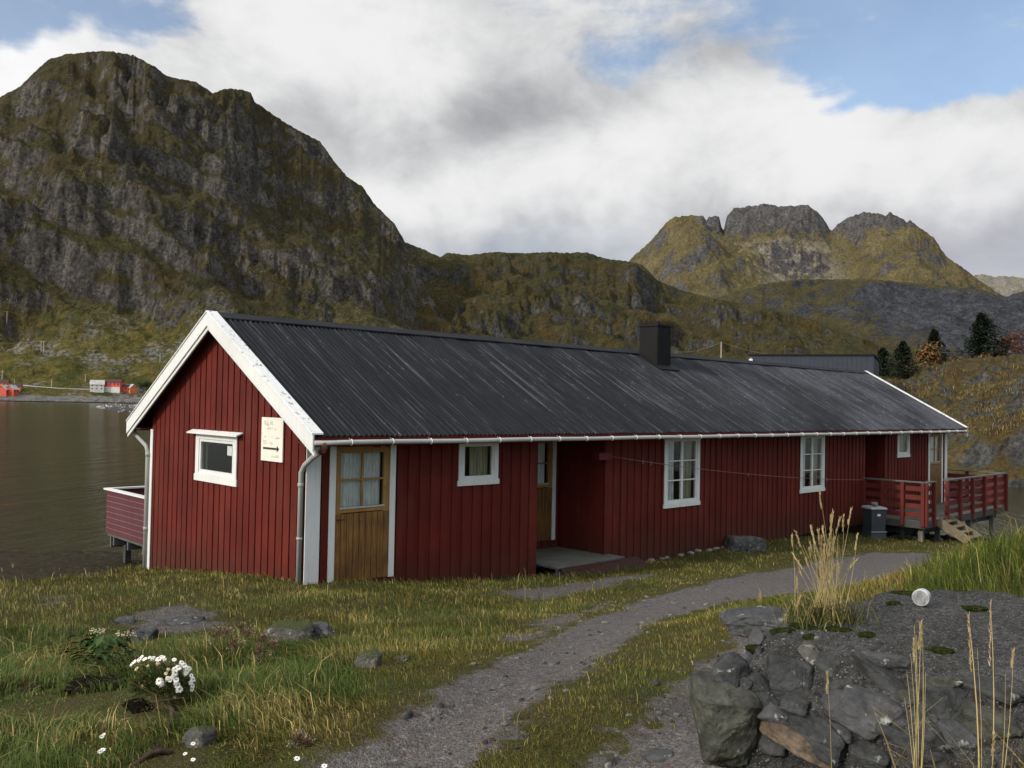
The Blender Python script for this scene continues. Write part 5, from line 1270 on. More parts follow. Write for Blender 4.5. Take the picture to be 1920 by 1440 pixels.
def wall_hit(px, py):
    d = ray(px, py); q = W3f-C; t = q@F; pr = np.stack([960+CP['f']*(q@R)/t, 720-CP['f']*(q@U)/t], -1)
    k = np.argsort(np.hypot(pr[:, 0]-px, pr[:, 1]-py))[:12]; k = k[np.argmin(t[k])]; return at(px, py, t[k]), t[k], np.array([nx[k//nz_], ny[k//nz_]])
def wstone(px, py, hw, hh, m, seed, rot=0., dk=.75, out=.25, name='stone', lab=None, sub=5, **kw):
    p, d, nn = wall_hit(px, py); k = d/CP['f']; a, c = hw*k*1.2, hh*k*1.2
    o = obj(name, angular_mesh(name, (a*1.04, min(a, c)*dk*1.3, c*1.04), seed), MATS[m])
    yaw = math.atan2(nn[0], -nn[1]); p = p+np.array([nn[0], nn[1], 0])*min(a, c)*dk*(out-.72)
    o.matrix_world = Matrix.Translation(Vector(p)) @ Matrix.Rotation(yaw, 4, 'Z') @ Matrix.Rotation(rot, 4, 'Y')
    bpy.context.view_layer.update(); wadd(o)
    if lab: o['label'] = lab
    return o
wstone(1350, 1335, 74, 62, 'olive_rock', 3, .25, .8, .55, lab='largest dark stone at the left corner of the wall')
wstone(1360, 1262, 50, 32, 'dark_rock', 12, -.1, .8, .3); wstone(1408, 1230, 24, 44, 'grey_rock', 13, -.35, .6, .25)
wstone(1475, 1272, 47, 36, 'dark_rock', 14, .25, .7, .4); wstone(1525, 1236, 32, 15, 'mossy_rock', 15, .75, .7, .45, lab='pale lichen covered stone under the slab edge')
wstone(1620, 1343, 70, 42, 'grey_rock', 16, .08, .7, .45, lab='broad grey stone spotted with lichen')
wstone(1503, 1400, 72, 24, 'rusty_rock', 17, .38, .9, .55, lab='rust and cream coloured wedge stone near the bottom'); wstone(1520, 1374, 66, 32, 'dark_rock', 18, .25, .7, .3)
wstone(1385, 1432, 105, 40, 'olive_rock', 19, .1, .7, .5); wstone(1668, 1283, 78, 22, 'dark_rock', 20, .42, .7, .15); wstone(1778, 1332, 66, 36, 'dark_rock', 21, .15, .6, .15)
wstone(1556, 1256, 34, 22, 'dark_rock', 22, .2, .7, .2); wstone(1618, 1418, 52, 30, 'dark_rock', 23, 0, .7, .3); wstone(1862, 1292, 55, 16, 'dark_rock', 24, .2, .6, .1); wstone(1440, 1320, 24, 18, 'dark_rock', 25, .3, .6, .1); wstone(1730, 1400, 60, 36, 'dark_rock', 26, -.1, .6, .25); wstone(1850, 1370, 60, 34, 'olive_rock', 27, .1, .6, .2)
wstone(1515, 1216, 10, 6, 'pale_rock', 28, 0, .7, .6, name='pebble', sub=2)
for j_, q_ in enumerate([(1425, 1290, 26, 20), (1452, 1345, 34, 24), (1560, 1310, 30, 22), (1580, 1290, 22, 14), (1440, 1390, 34, 22), (1572, 1372, 26, 16), (1690, 1345, 34, 24), (1700, 1310, 30, 14), (1395, 1285, 20, 16), (1660, 1240, 40, 12), (1490, 1322, 24, 18), (1760, 1285, 40, 14), (1665, 1385, 36, 22), (1800, 1390, 40, 24)]): wstone(*q_, ['dark_rock', 'grey_rock', 'dark_rock', 'olive_rock'][j_ % 4], 130+j_, random.uniform(-.3, .4), .7, .3)

def top_at(px, py):
    q = on(px, py, 2, SZ); k = np.argmin((S[..., 0]-q[0])**2+(S[..., 1]-q[1])**2); return S.reshape(-1, 3)[k]
for j, (px, py, a) in enumerate([(1395, 1187, 7), (1423, 1197, 6), (1454, 1207, 13), (1470, 1196, 5), (1505, 1190, 5), (1530, 1199, 7), (1548, 1184, 4), (1600, 1225, 5), (1610, 1232, 6)]):
    p = top_at(px, py); k = float((p-C)@F)/CP['f']; o = obj('pebble', rock_mesh('pebble', (a*k, a*k*.8, a*k*.6), 400+j, 2), MATS['pale_rock']); o.location = p+np.array([0, 0, a*k*.25]); bpy.context.view_layer.update(); wadd(o)
def moss(px, py, hw, hh, seed):
    p = top_at(px, py); k = float((p-C)@F)/CP['f']; a = hw*k; me = rock_mesh('moss', (a, a*.75, max(.012, hh*k*.8)), seed, 4, 0, .3); o = obj('moss', me, MATS['moss']); o.location = p; o.rotation_euler = (0, 0, VYAW); bpy.context.view_layer.update(); return wadd(o)
for j, q in enumerate([(1428, 1180, 28, 9), (1470, 1180, 24, 10), (1500, 1172, 20, 8), (1530, 1178, 20, 8), (1565, 1182, 22, 8), (1585, 1186, 14, 6), (1626, 1197, 16, 5), (1520, 1196, 14, 5), (1762, 1229, 24, 9), (1676, 1136, 14, 5), (1700, 1112, 30, 7), (1790, 1098, 50, 7), (1830, 1148, 22, 4), (1850, 1095, 60, 6)]): moss(*q, 500+j)
o = ground_rock('flat_stone', 1424, 1166, 40, 9, 'grey_rock', 'flat bluish grey stone with white lichen at the left end of the slab', 51, .3, cat='stone')
q = on(1424, 1164, 2, SZ-.03); o.location = q
# the tin lying on its side
p = top_at(1729, 1140); tr_ = .0315; ax = -.80*FH-.60*RH; ax /= np.linalg.norm(ax)
m = MB(); c0 = p+np.array([0, 0, tr_+.003]); 
prof = [(-.02, tr_*.96), (-.019, tr_), (.014, tr_), (.0145, tr_*1.02), (.018, tr_*1.02), (.019, tr_*.97), (.019, tr_*.9), (.0175, tr_*.88), (.0175, 0.0005)]
m.tube([c0+ax*a for a, _ in prof], [b for _, b in prof], 32); tag(m.build('tin', MATS['tin'], bevel=0), 'small round silver tin lying on its side on the concrete slab', 'tin')

# ------------------------------------------------------------------ plants
def ribbon(V, Fc, Cc, pts, w, col, perp):
    o = len(V); k = len(pts)
    for i_, p in enumerate(pts):
        ww = w*(1-.75*i_/(k-1)); V += [p-perp*ww/2, p+perp*ww/2]; Cc += [col, col]
    for i_ in range(k-1): Fc.append((o+2*i_, o+2*i_+1, o+2*i_+3, o+2*i_+2))
def stalk_tuft(name, label, base, stalks, leaves, group=None, cat='grass tuft'):
    """stalks: list of (base offset, top point, width, head length); leaves: list of poly-lines"""
    root = empty(name, tuple(base), label=label, cat=cat, group=group)
    V, Fc, Cc = [], [], []
    for b, t, w, hl in stalks:
        b = np.array(b); t = np.array(t); d = t-b; Ln = np.linalg.norm(d); d /= Ln
        for pp in (RH, np.cross(d, RH)):
            pts = [b+(t-b)*u+RH*.02*Ln*math.sin(u*3.1) for u in np.linspace(0, 1, 6)]
            cs = np.array([.46, .365, .17])*random.uniform(.7, 1.2); ribbon(V, Fc, Cc, pts, w, cs, pp)
        if hl > 0:
            for i_ in range(26):
                u = 1-hl/Ln*(i_/26); q = b+(t-b)*u; a = random.uniform(0, 6.28); dd = (RH*math.cos(a)+np.cross(d, RH)*math.sin(a))*.35+d; dd /= np.linalg.norm(dd)
                ln = random.uniform(.008, .016); ribbon(V, Fc, Cc, [q, q+dd*ln], .0032, np.array([.45, .34, .17])*random.uniform(.6, 1.1), np.cross(dd, FH)/np.linalg.norm(np.cross(dd, FH)))
    me = mesh_np('stalks', np.array(V), [np.array(Fc)], col=np.array(Cc)); o = obj('stalks', me, MATS['blade'], root); o.matrix_parent_inverse = Matrix.Translation(-Vector(root.location))
    V, Fc, Cc = [], [], []
    for pts, w, c in leaves: ribbon(V, Fc, Cc, [np.array(p) for p in pts], w, np.array(c), RH*.9+FH*random.uniform(-.4, .4))
    if V:
        o = obj('leaves', mesh_np('leaves', np.array(V), [np.array(Fc)], col=np.array(Cc)), MATS['blade'], root); o.matrix_parent_inverse = Matrix.Translation(-Vector(root.location))
    return root
# tall straw tuft at the left end of the slab
b0 = top_at(1548, 1166); d0 = float((b0-C)@F)
st = []
for i_ in range(58):
    bp = b0+RH*random.gauss(0, .035)+FH*random.gauss(0, .04); tx_ = 1545+random.gauss(0, 24)+random.choice([0, 0, 8]); ty_ = random.uniform(985, 1075)
    t = at(tx_, ty_, d0+random.uniform(-.12, .15)); st.append((bp, t, random.uniform(.0020, .0036), random.choice([0, .03, .05])))
for tx_, ty_ in [(1537, 925), (1562, 960), (1575, 972), (1582, 968), (1596, 955), (1608, 1003), (1558, 965), (1492, 998), (1488, 1040), (1523, 1000), (1600, 1050)]:
    st.append((b0+RH*random.gauss(0, .04)+FH*random.gauss(0, .04), at(tx_, ty_, d0+random.uniform(-.1, .1)), .0032, .06))
bl = top_at(1490, 1165)
for tx_, ty_ in [(1485, 1005), (1494, 1085), (1500, 1120)]: st.append((bl+RH*random.gauss(0, .01), at(tx_, ty_, d0), .0028, .04))
lv = []
for i_ in range(420):
    bp = b0+RH*random.gauss(0, .06)+FH*random.gauss(0, .05)-np.array([0, 0, .01]); a = random.uniform(0, 6.28); ln = random.uniform(.05, .14); dr = RH*math.cos(a)+FH*math.sin(a)
    c = random.choice([(.035, .05, .01), (.05, .065, .014), (.03, .04, .009), (.2, .15, .06), (.09, .085, .025)])
    lv.append(([bp, bp+np.array([0, 0, ln*.6])+dr*ln*.25, bp+np.array([0, 0, ln*.75])+dr*ln*.75], .004, c))
for i_ in range(60):
    bp = bl+RH*random.gauss(0, .04)+FH*random.gauss(0, .03); a = random.uniform(0, 6.28); ln = random.uniform(.03, .09); dr = RH*math.cos(a)+FH*math.sin(a)
    lv.append(([bp, bp+np.array([0, 0, ln*.7])+dr*ln*.3, bp+np.array([0, 0, ln*.9])+dr*ln*.6], .003, random.choice([(.22, .17, .06), (.12, .1, .03)])))
stalk_tuft('grass_tuft', 'tall straw coloured grass tuft with green base at the slab end', b0, st, lv)
# stalks before the wall at the lower right
def fb(px, d): p = at(px, 1440, d); p[2] = gz(p[0], p[1]); return p
b2 = fb(1716, 2.3); st = [(b2+RH*random.gauss(0, .02), at(x, y, 2.3+random.uniform(-.05, .05)), .0042, hl) for x, y, hl in [(1714, 1172, .0), (1726, 1170, .07), (1729, 1172, .07), (1700, 1258, .0), (1707, 1225, 0), (1713, 1200, .06), (1718, 1190, 0), (1696, 1310, 0), (1735, 1260, 0)]]
def bent(*pp, d=2.3): return [at(x, y, d) for x, y in pp]
lv = [(bent((1682, 1450), (1663, 1392), (1636, 1325)), .0055, (.24, .19, .08)), (bent((1636, 1325), (1682, 1360), (1728, 1396)), .005, (.26, .2, .08)), (bent((1730, 1346), (1760, 1378), (1788, 1410)), .0045, (.2, .17, .1)),
      (bent((1717, 1380), (1735, 1335), (1770, 1307)), .0045, (.17, .15, .08)), (bent((1676, 1440), (1700, 1400), (1728, 1360)), .0045, (.22, .16, .06)), (bent((1662, 1392), (1690, 1402), (1712, 1408)), .004, (.2, .15, .07)), (bent((1668, 1405), (1695, 1420), (1712, 1432)), .004, (.24, .17, .07)), (bent((1760, 1470), (1752, 1435), (1744, 1405)), .009, (.3, .22, .1))]
for i_ in range(160):
    bp = b2+RH*random.gauss(0, .12)+FH*random.gauss(0, .06); a = random.uniform(0, 6.28); ln = random.uniform(.06, .2); dr = RH*math.cos(a)+FH*math.sin(a)*.5
    lv.append(([bp, bp+np.array([0, 0, ln*.6])+dr*ln*.25, bp+np.array([0, 0, ln*.8])+dr*ln*.7], .004, random.choice([(.03, .04, .01), (.045, .045, .013), (.025, .03, .009), (.14, .1, .04)])))
stalk_tuft('grass_tuft', 'sheaf of yellow stalks with snapped leaves before the stone wall', b2, st, lv)
b3 = fb(1850, 2.15); st = [(fb(1836, 2.15), at(1816, 1156, 2.2), .006, .14), (fb(1836, 2.15), at(1832, 1215, 2.2), .003, 0), (fb(1854, 2.15), at(1857, 1130, 2.2), .0045, .16), (fb(1852, 2.15), at(1862, 1280, 2.2), .003, 0), (fb(1866, 2.15), at(1900, 1222, 2.2), .0035, .04), (fb(1866, 2.15), at(1885, 1262, 2.2), .003, 0), (fb(1840, 2.1), at(1864, 1380, 2.1), .006, .05)]
lv = []
for i_ in range(420):
    bp = b3+RH*random.gauss(.05, .13)+FH*random.gauss(0, .08); bp[2] = gz(bp[0], bp[1]); a = random.uniform(0, 6.28); ln = random.uniform(.06, .22); dr = RH*math.cos(a)+FH*math.sin(a)*.5
    lv.append(([bp, bp+np.array([0, 0, ln*.65])+dr*ln*.15, bp+np.array([0, 0, ln*.9])+dr*ln*.4], .0035, random.choice([(.07, .035, .015), (.09, .05, .02), (.03, .035, .01), (.05, .03, .012), (.16, .11, .05)])))
stalk_tuft('grass_tuft', 'reddish seeded stalks rising from brown growth at the right edge', b3, st, lv)
b4 = fb(1553, 2.42); stalk_tuft('grass_stalk', 'single thin reddish stalk standing before the rusty wedge stone', b4, [(b4, at(1551, 1262, 2.45), .0035, .06)], [], cat='grass stalk')

# white daisy bush
def flower_mesh(name, r_, np_=13, cream=False, droop=.15):
    m = MB()
    for k in range(np_):
        a = 2*math.pi*k/np_+random.uniform(-.1, .1); l_ = r_*random.uniform(.85, 1.08); w_ = r_*.2; ca, sa = math.cos(a), math.sin(a); z1 = -droop*r_*random.uniform(.2, 1.8)
        m.add([(ca*r_*.15-sa*w_*.4, sa*r_*.15+ca*w_*.4, 0), (ca*r_*.15+sa*w_*.4, sa*r_*.15-ca*w_*.4, 0), (ca*l_*.7+sa*w_, sa*l_*.7-ca*w_, r_*.06), (ca*l_, sa*l_, z1), (ca*l_*.7-sa*w_, sa*l_*.7+ca*w_, r_*.06)], [(0, 1, 2, 3, 4)], 0)
    for i_ in range(2):
        n_ = 8; rr_ = r_*(.26 if i_ == 0 else .16); m.add([(rr_*math.cos(6.28*j/n_), rr_*math.sin(6.28*j/n_), r_*(.07+.06*i_)) for j in range(n_)], [tuple(range(n_))], 1)
    me = bpy.data.meshes.new(name); me.from_pydata(m.v, [], m.f); me.polygons.foreach_set('material_index', m.m); me.materials.append(MATS['petal_cream' if cream else 'petal']); me.materials.append(MATS['flower_eye']); return me
def facing(o, p, d): o.matrix_world = Matrix.Translation(Vector(p)) @ Vector(d).to_track_quat('Z', 'Y').to_matrix().to_4x4()
def leaf_cloud(name, parent, pts, dirs, ln, wd, cols, mname='blade'):
    V, Fc, Cc = [], [], []
    for p, d, l_, w_, c in zip(pts, dirs, ln, wd, cols):
        d = d/np.linalg.norm(d); sd = np.cross(d, [.3, .2, 1]); sd /= np.linalg.norm(sd)+1e-9; up_ = np.cross(sd, d); o = len(V)
        V += [p, p+d*l_*.45+sd*w_/2+up_*.08*l_, p+d*l_-up_*.15*l_, p+d*l_*.45-sd*w_/2+up_*.08*l_, p+d*l_*.5]; Cc += [c]*5
        Fc += [(o, o+1, o+4), (o+1, o+2, o+4), (o+2, o+3, o+4), (o+3, o, o+4)]
    o = obj(name, mesh_np(name, np.array(V), [np.array(Fc)], col=np.array(Cc)), MATS[mname], parent)
    o.matrix_parent_inverse = Matrix.Translation(-Vector(parent.location)); return o
pb = ghit(312, 1325); dd = float((pb-C)@F); bush = empty('daisy_bush', tuple(pb), label='low bushy daisy plant with many white flowers by the rusty bar', cat='flower')
kx = dd/CP['f']; cen_ = at(304, 1288, dd)
pts, dirs, cols = [], [], []
for i_ in range(3600):
    v = np.array([random.gauss(0, 1), random.gauss(0, 1), abs(random.gauss(0, .8))-.25]); v /= np.linalg.norm(v); rr_ = random.uniform(.3, 1)**.6
    pts.append(cen_+(RH*v[0]*56+FH*v[1]*45+np.array([0, 0, 1])*v[2]*42)*kx*rr_); dirs.append(v+np.array([random.gauss(0, .5), random.gauss(0, .5), .5])); cols.append(np.array(random.choice([(.06, .1, .03), (.085, .13, .035), (.04, .07, .02), (.11, .12, .04), (.2, .14, .06)]))*random.uniform(.7, 1.2))
leaf_cloud('foliage', bush, pts, dirs, np.random.default_rng(3).uniform(.015, .04, len(pts)), np.full(len(pts), .008), cols)
V, Fc, Cc = [], [], []
for i_ in range(90):
    a = pb+RH*random.gauss(0, .05)+FH*random.gauss(0, .03)-np.array([0, 0, .02]); b = cen_+RH*random.uniform(-50, 50)*kx+np.array([0, 0, random.uniform(-20, 20)*kx])+FH*random.gauss(0, .05); ribbon(V, Fc, Cc, [a, (a+b)/2+RH*random.gauss(0, .01), b], .004, np.array(random.choice([(.12, .09, .04), (.05, .05, .02), (.2, .15, .08)])), RH)
o = obj('stems', mesh_np('stems', np.array(V), [np.array(Fc)], col=np.array(Cc)), MATS['blade'], bush); o.matrix_parent_inverse = Matrix.Translation(-Vector(bush.location))
fl = [flower_mesh('flower', .0195, 11+i_, droop=.1+.25*i_) for i_ in range(4)]; flc = [flower_mesh('flower', .015, 9, True, .6) for _ in range(2)]
def put_flower(par, px, py, d, n_, me, s=1., name='flower'):
    o = bpy.data.objects.new(name, me); COL.objects.link(o); facing(o, at(px, py, d), n_); o.scale = (s, s, s); bpy.context.view_layer.update(); mw = o.matrix_world.copy(); o.parent = par; o.matrix_parent_inverse = par.matrix_world.inverted() if par.matrix_world != Matrix() else Matrix(); o.matrix_world = mw
    return o
bpy.context.view_layer.update()
for i_, (zx, zy, br_) in enumerate([(925, 500, 0), (990, 505, 0), (1090, 500, 0), (1120, 520, 0), (1200, 525, 0), (1265, 550, 0), (840, 560, 0), (1060, 555, 1), (880, 600, 1), (1150, 605, 1), (1210, 605, 0), (1310, 620, 0), (1345, 660, 0), (1360, 692, 0), (1180, 675, 0), (1145, 682, 0), (1215, 695, 0), (1230, 742, 0), (1245, 775, 0), (1090, 725, 0), (1350, 775, 0), (925, 750, 1), (1205, 838, 1), (1300, 640, 0), (950, 520, 0), (1235, 590, 0), (1130, 640, 1), (975, 575, 1), (1068, 520, 0), (1195, 655, 0), (905, 520, 0), (1020, 510, 0), (1105, 505, 0), (1285, 570, 0), (1325, 600, 0), (1220, 720, 0), (1165, 700, 0), (1070, 705, 0), (1340, 720, 0), (1210, 640, 0), (860, 545, 0), (1355, 745, 0)]):
    px, py = 60+zx/4.5, 1120+zy/4.5; off_ = max(0, 1-((px-304)/58)**2-((py-1275)/55)**2)**.5; n_ = (RH*(px-304)/58-FH*.8+np.array([0, 0, .55+(1280-py)/60])); put_flower(bush, px, py, dd-.10*off_-.02, n_, (flc if br_ else fl)[i_ % (2 if br_ else 4)], random.uniform(.65, 1.25))
# leafy plant with cream umbels
pb = ghit(192, 1250); d1 = float((pb-C)@F); kx = d1/CP['f']; lp = empty('leafy_plant', tuple(pb), label='dark green broad leaved plant with two cream flower heads', cat='plant'); bpy.context.view_layer.update()
pts, dirs, cols, ln, wd = [], [], [], [], []
for i_ in range(170):
    x = random.gauss(0, 24); y = random.uniform(-66, -6); p = pb+RH*x*kx+np.array([0, 0, -y*kx*.95])+FH*random.gauss(0, .05)
    pts.append(p); dirs.append(RH*(x/18+random.gauss(0, .5))-FH*random.uniform(.2, 1.2)+np.array([0, 0, random.uniform(-.7, .3)])); c = random.choice([(.03, .06, .012), (.04, .08, .016), (.02, .042, .01), (.055, .095, .02)]); cols.append(np.array(c)); l_ = random.uniform(.06, .115); ln.append(l_); wd.append(l_*.62)
leaf_cloud('leaves', lp, pts, dirs, ln, wd, cols)
for hx_, hy_, hw_ in ((183, 1183, 14), (233, 1190, 16)):
    pp = at(hx_, hy_, d1); V, Fc, Cc = [], [], []; ribbon(V, Fc, Cc, [pb+RH*(hx_-192)*.3*kx, (pb+pp)/2+RH*.005, pp], .006, np.array((.05, .06, .02)), RH)
    o = obj('stem', mesh_np('stem', np.array(V), [np.array(Fc)], col=np.array(Cc)), MATS['blade'], lp); o.matrix_parent_inverse = Matrix.Translation(-Vector(lp.location))
    m = MB()
    for i_ in range(70):
        q = pp+RH*random.uniform(-1, 1)*hw_*kx+FH*random.uniform(-1, 1)*hw_*kx*.6+np.array([0, 0, random.gauss(0, 3.2*kx)]); s = random.uniform(.003, .006); m.add([q+np.array([a*s, b*s, c*s]) for a, b, c in ((1, 0, .2), (0, 1, 0), (-1, 0, .2), (0, -1, 0))]+[q+np.array([0, 0, s*.7])], [(0, 1, 4), (1, 2, 4), (2, 3, 4), (3, 0, 4)])
    o = m.build('flower_head', MATS['petal_cream'], lp); o.matrix_parent_inverse = Matrix.Translation(-Vector(lp.location))
# dry seed heads
def seed_plant(heads, base_px, label, spread=1.):
    pb = ghit(*base_px); d = float((pb-C)@F); root = empty('seed_plant', tuple(pb), label=label, cat='dry plant'); kx = d/CP['f']
    V, Fc, Cc = [], [], []
    for hx_, hy_, hw_, hh_ in heads:
        pp = at(hx_, hy_, d+random.uniform(-.05, .05)); bb = pb+RH*(hx_-base_px[0])*.5*kx; bb[2] = gz(bb[0], bb[1]); ribbon(V, Fc, Cc, [bb, (bb+pp)/2+RH*random.gauss(0, .01), pp], .004, np.array((.06, .055, .025)), RH)
    o = obj('stems', mesh_np('stems', np.array(V), [np.array(Fc)], col=np.array(Cc)), MATS['blade'], root); o.matrix_parent_inverse = Matrix.Translation(-Vector(root.location))
    for hx_, hy_, hw_, hh_ in heads:
        pp = at(hx_, hy_, d); pts, dirs, cols = [], [], []
        for i_ in range(300):
            v = np.array([random.gauss(0, .36), random.gauss(0, .36), random.gauss(0, .4)]); pts.append(pp+(RH*v[0]*hw_+FH*v[1]*hw_+np.array([0, 0, v[2]*hh_]))*kx); dirs.append(v+np.array([0, 0, .4])+.01); cols.append(np.array(random.choice([(.3, .2, .13), (.2, .13, .08), (.4, .3, .2), (.12, .075, .05)]))*random.uniform(.7, 1.1))
        leaf_cloud('seed_head', root, pts, dirs, [random.uniform(.009, .02) for _ in pts], [.008]*len(pts), cols)
seed_plant([(405, 1190, 16, 14), (424, 1186, 14, 13), (437, 1207, 16, 14), (464, 1190, 14, 17), (484, 1223, 14, 17), (512, 1212, 13, 17), (452, 1176, 8, 9), (492, 1200, 10, 12)], (455, 1265), 'clump of brown fluffy seed heads on tall dry stems', )
seed_plant([(558, 1385, 20, 14), (572, 1392, 14, 9)], (556, 1402), 'low pale brown dried flower head near the gravel at lower left')
# scattered small white flowers
G = 'small white flowers in the lower left grass'; fm = flower_mesh('white_flower', .016, 9)
for px, py in [(194, 1377), (191, 1381), (192, 1406), (188, 1409), (362, 1394), (347, 1413), (362, 1424), (193, 1352), (557, 1422), (608, 1436)]:
    gp = ghit(px, py+8); d = float((gp-C)@F)-.02; o = bpy.data.objects.new('white_flower', fm); COL.objects.link(o); facing(o, at(px, py, d), -FH*.6+RH*random.gauss(0, .4)+np.array([0, 0, 1])); s = random.uniform(.7, 1.1); o.scale = (s, s, s)
    tag(o, 'small lone white flower in the lower left grass', 'flower', G)
# rusty iron half buried in the grass
def bar(name, pxs, rad, label, lift=.0, mt='rust_dark'):
    pts = []
    for px, py, up_ in pxs: p = ghit(px, py); pts.append(p+np.array([0, 0, lift+up_]))
    q = []
    for a, b in zip(pts, pts[1:]): q += [a+(b-a)*t for t in (0, .33, .66)]
    q.append(pts[-1]); m = MB(); m.tube(q, [rad*(1+.15*math.sin(i_*2.3)) for i_ in range(len(q))], 8); return tag(m.build(name, MATS[mt], smooth=True), label, 'iron bar')
bar('iron_bar', [(317, 1328, .01), (323, 1342, .03), (321, 1362, .025), (312, 1380, .01), (298, 1396, .0), (294, 1416, -.02)], .013, 'curved rusty iron bar standing out of the grass below the daisy bush')
bar('iron_bar', [(322, 1413, 0), (300, 1416, .02), (282, 1421, .02), (256, 1432, .0), (232, 1444, -.02)], .0145, 'rusty iron bar lying along the bottom edge of the photo')
bar('iron_bar', [(236, 1200, -.02), (244, 1198, .1), (252, 1199, .12), (258, 1206, .06), (262, 1212, -.02)], .011, 'arched rusty iron hoop between the leafy plant and pale rock', 0.)
bar('iron_bar', [(12, 1310, -.02), (40, 1300, .02), (70, 1294, .02), (104, 1288, -.02)], .0145, 'dark rusty bar at the left edge beside black earth')
# earth under the plants; the shade of the hollow is put into its black
p = ghit(215, 1300); kx = float((p-C)@F)/CP['f']
def shaded_soil_fn(N):
    p = N.objc(); n = N.noise(p, 26, 6, .7); return {'Base Color': N.mix(N.mr(n, .35, .65), (.004, .0035, .003), (.014, .011, .008)), 'Normal': N.bump(n, 1., .03)}
mat('black_earth', shaded_soil_fn, rough=1., spec=.05)
for px, py, a, b, sd in ((205, 1292, 66, 22, 71), (262, 1330, 34, 14, 72)):
    p = ghit(px, py); k = float((p-C)@F)/CP['f']; o = obj('soil', rock_mesh('soil', (a*k, a*k*.7, b*k), sd, 4, 3, .35), MATS['black_earth']); o.location = (p[0], p[1], p[2]+.01); o.rotation_euler = (0, 0, VYAW); tag(o, kind='structure')
# ------------------------------------------------------------------ trees
def spruce(px, r_, top_py, name, label, group=None, wid=.34, z=None, simple=False, n=1500, shade=(.012, .022, .010), field=None):
    base = field_point(field or hill, px, r_); 
    if z is not None: base[2] = z
    d = ray(px, top_py); t = r_/math.hypot(d[0], d[1]); topz = C[2]+d[2]*t; H = topz-base[2]
    root = empty(name, tuple(base), label=label, cat='tree', group=group)
    m = MB(); m.tube([(0, 0, -.4), (0, 0, H*.5), (0, 0, H*.97)], [H*.022, H*.014, H*.003], 7); m.build('trunk', MATS['bark'], root)
    rr = np.random.default_rng(int(px*7+r_)); V, Fc, Cc = [], [], []
    lop = rr.uniform(-.25, .25); nb_ = n//22; phase = rr.uniform(0, 6.28)
    for i in range(nb_):
        u = (i+rr.random())/nb_; u = u**.85; zb = H*(.06+.93*u); Ln = H*wid*(1-u)**.82*rr.uniform(.65, 1.15)+H*.012; a = i*2.4+rr.normal(0, .35); Ln *= 1+.22*math.sin(a+phase)
        dr = np.array([math.cos(a), math.sin(a), 0]); droop = rr.uniform(.05, .42)*(1-.8*u)
        for j in range(22):
            v = (j+rr.random())/22; q = np.array([0, 0, zb])+dr*Ln*v+np.array([0, 0, -droop*Ln*v*v+.10*Ln*v]); sd = np.array([-dr[1], dr[0], 0]); q = q+sd*rr.normal(0, .22)*Ln*v*.8+np.array([0, 0, rr.normal(0, .015*H)])
            s = H*rr.uniform(.028, .055); d2 = dr+sd*rr.normal(0, .7)+np.array([0, 0, rr.normal(-.15, .35)]); d2 /= np.linalg.norm(d2); p2 = np.cross(d2, [0, 0, 1.]); p2 = p2/(np.linalg.norm(p2)+1e-6)*s*.42+np.array([0, 0, rr.normal(0, .15)*s]); o = len(V)
            V += [q-p2*.6, q+d2*s*.5-p2, q+d2*s*1.2, q+d2*s*.5+p2]; Fc.append((o, o+1, o+2, o+3)); c = np.array(shade)*rr.uniform(.6, 1.7)*np.array([rr.uniform(.8, 1.4), 1, rr.uniform(.7, 1.2)]); Cc += [c]*4
    obj('crown', mesh_np('crown', np.array(V), [np.array(Fc)], col=np.array(Cc)), MATS['blade'], root); return root
spruce(1840, 112, 588, 'spruce', 'tallest dark spruce on the skyline behind the grassy hillside', wid=.62, n=6500)
spruce(1751, 116, 618, 'spruce', 'narrow dark spruce with pointed top behind the orange tree', wid=.44, n=4600)
spruce(1770, 113, 664, 'spruce', 'low spreading spruce at the foot of the narrow pointed one', wid=.5, n=2200)
spruce(1692, 96, 640, 'spruce', 'broad bushy spruce right of the dark building', wid=.62, n=5200)
spruce(1655, 99, 652, 'spruce', 'dark spruce hard against the right end of the dark building', wid=.6, n=4200)
spruce(1884, 118, 632, 'spruce', 'small spruce between the tallest spruce and red bushes', wid=.4, n=1500)
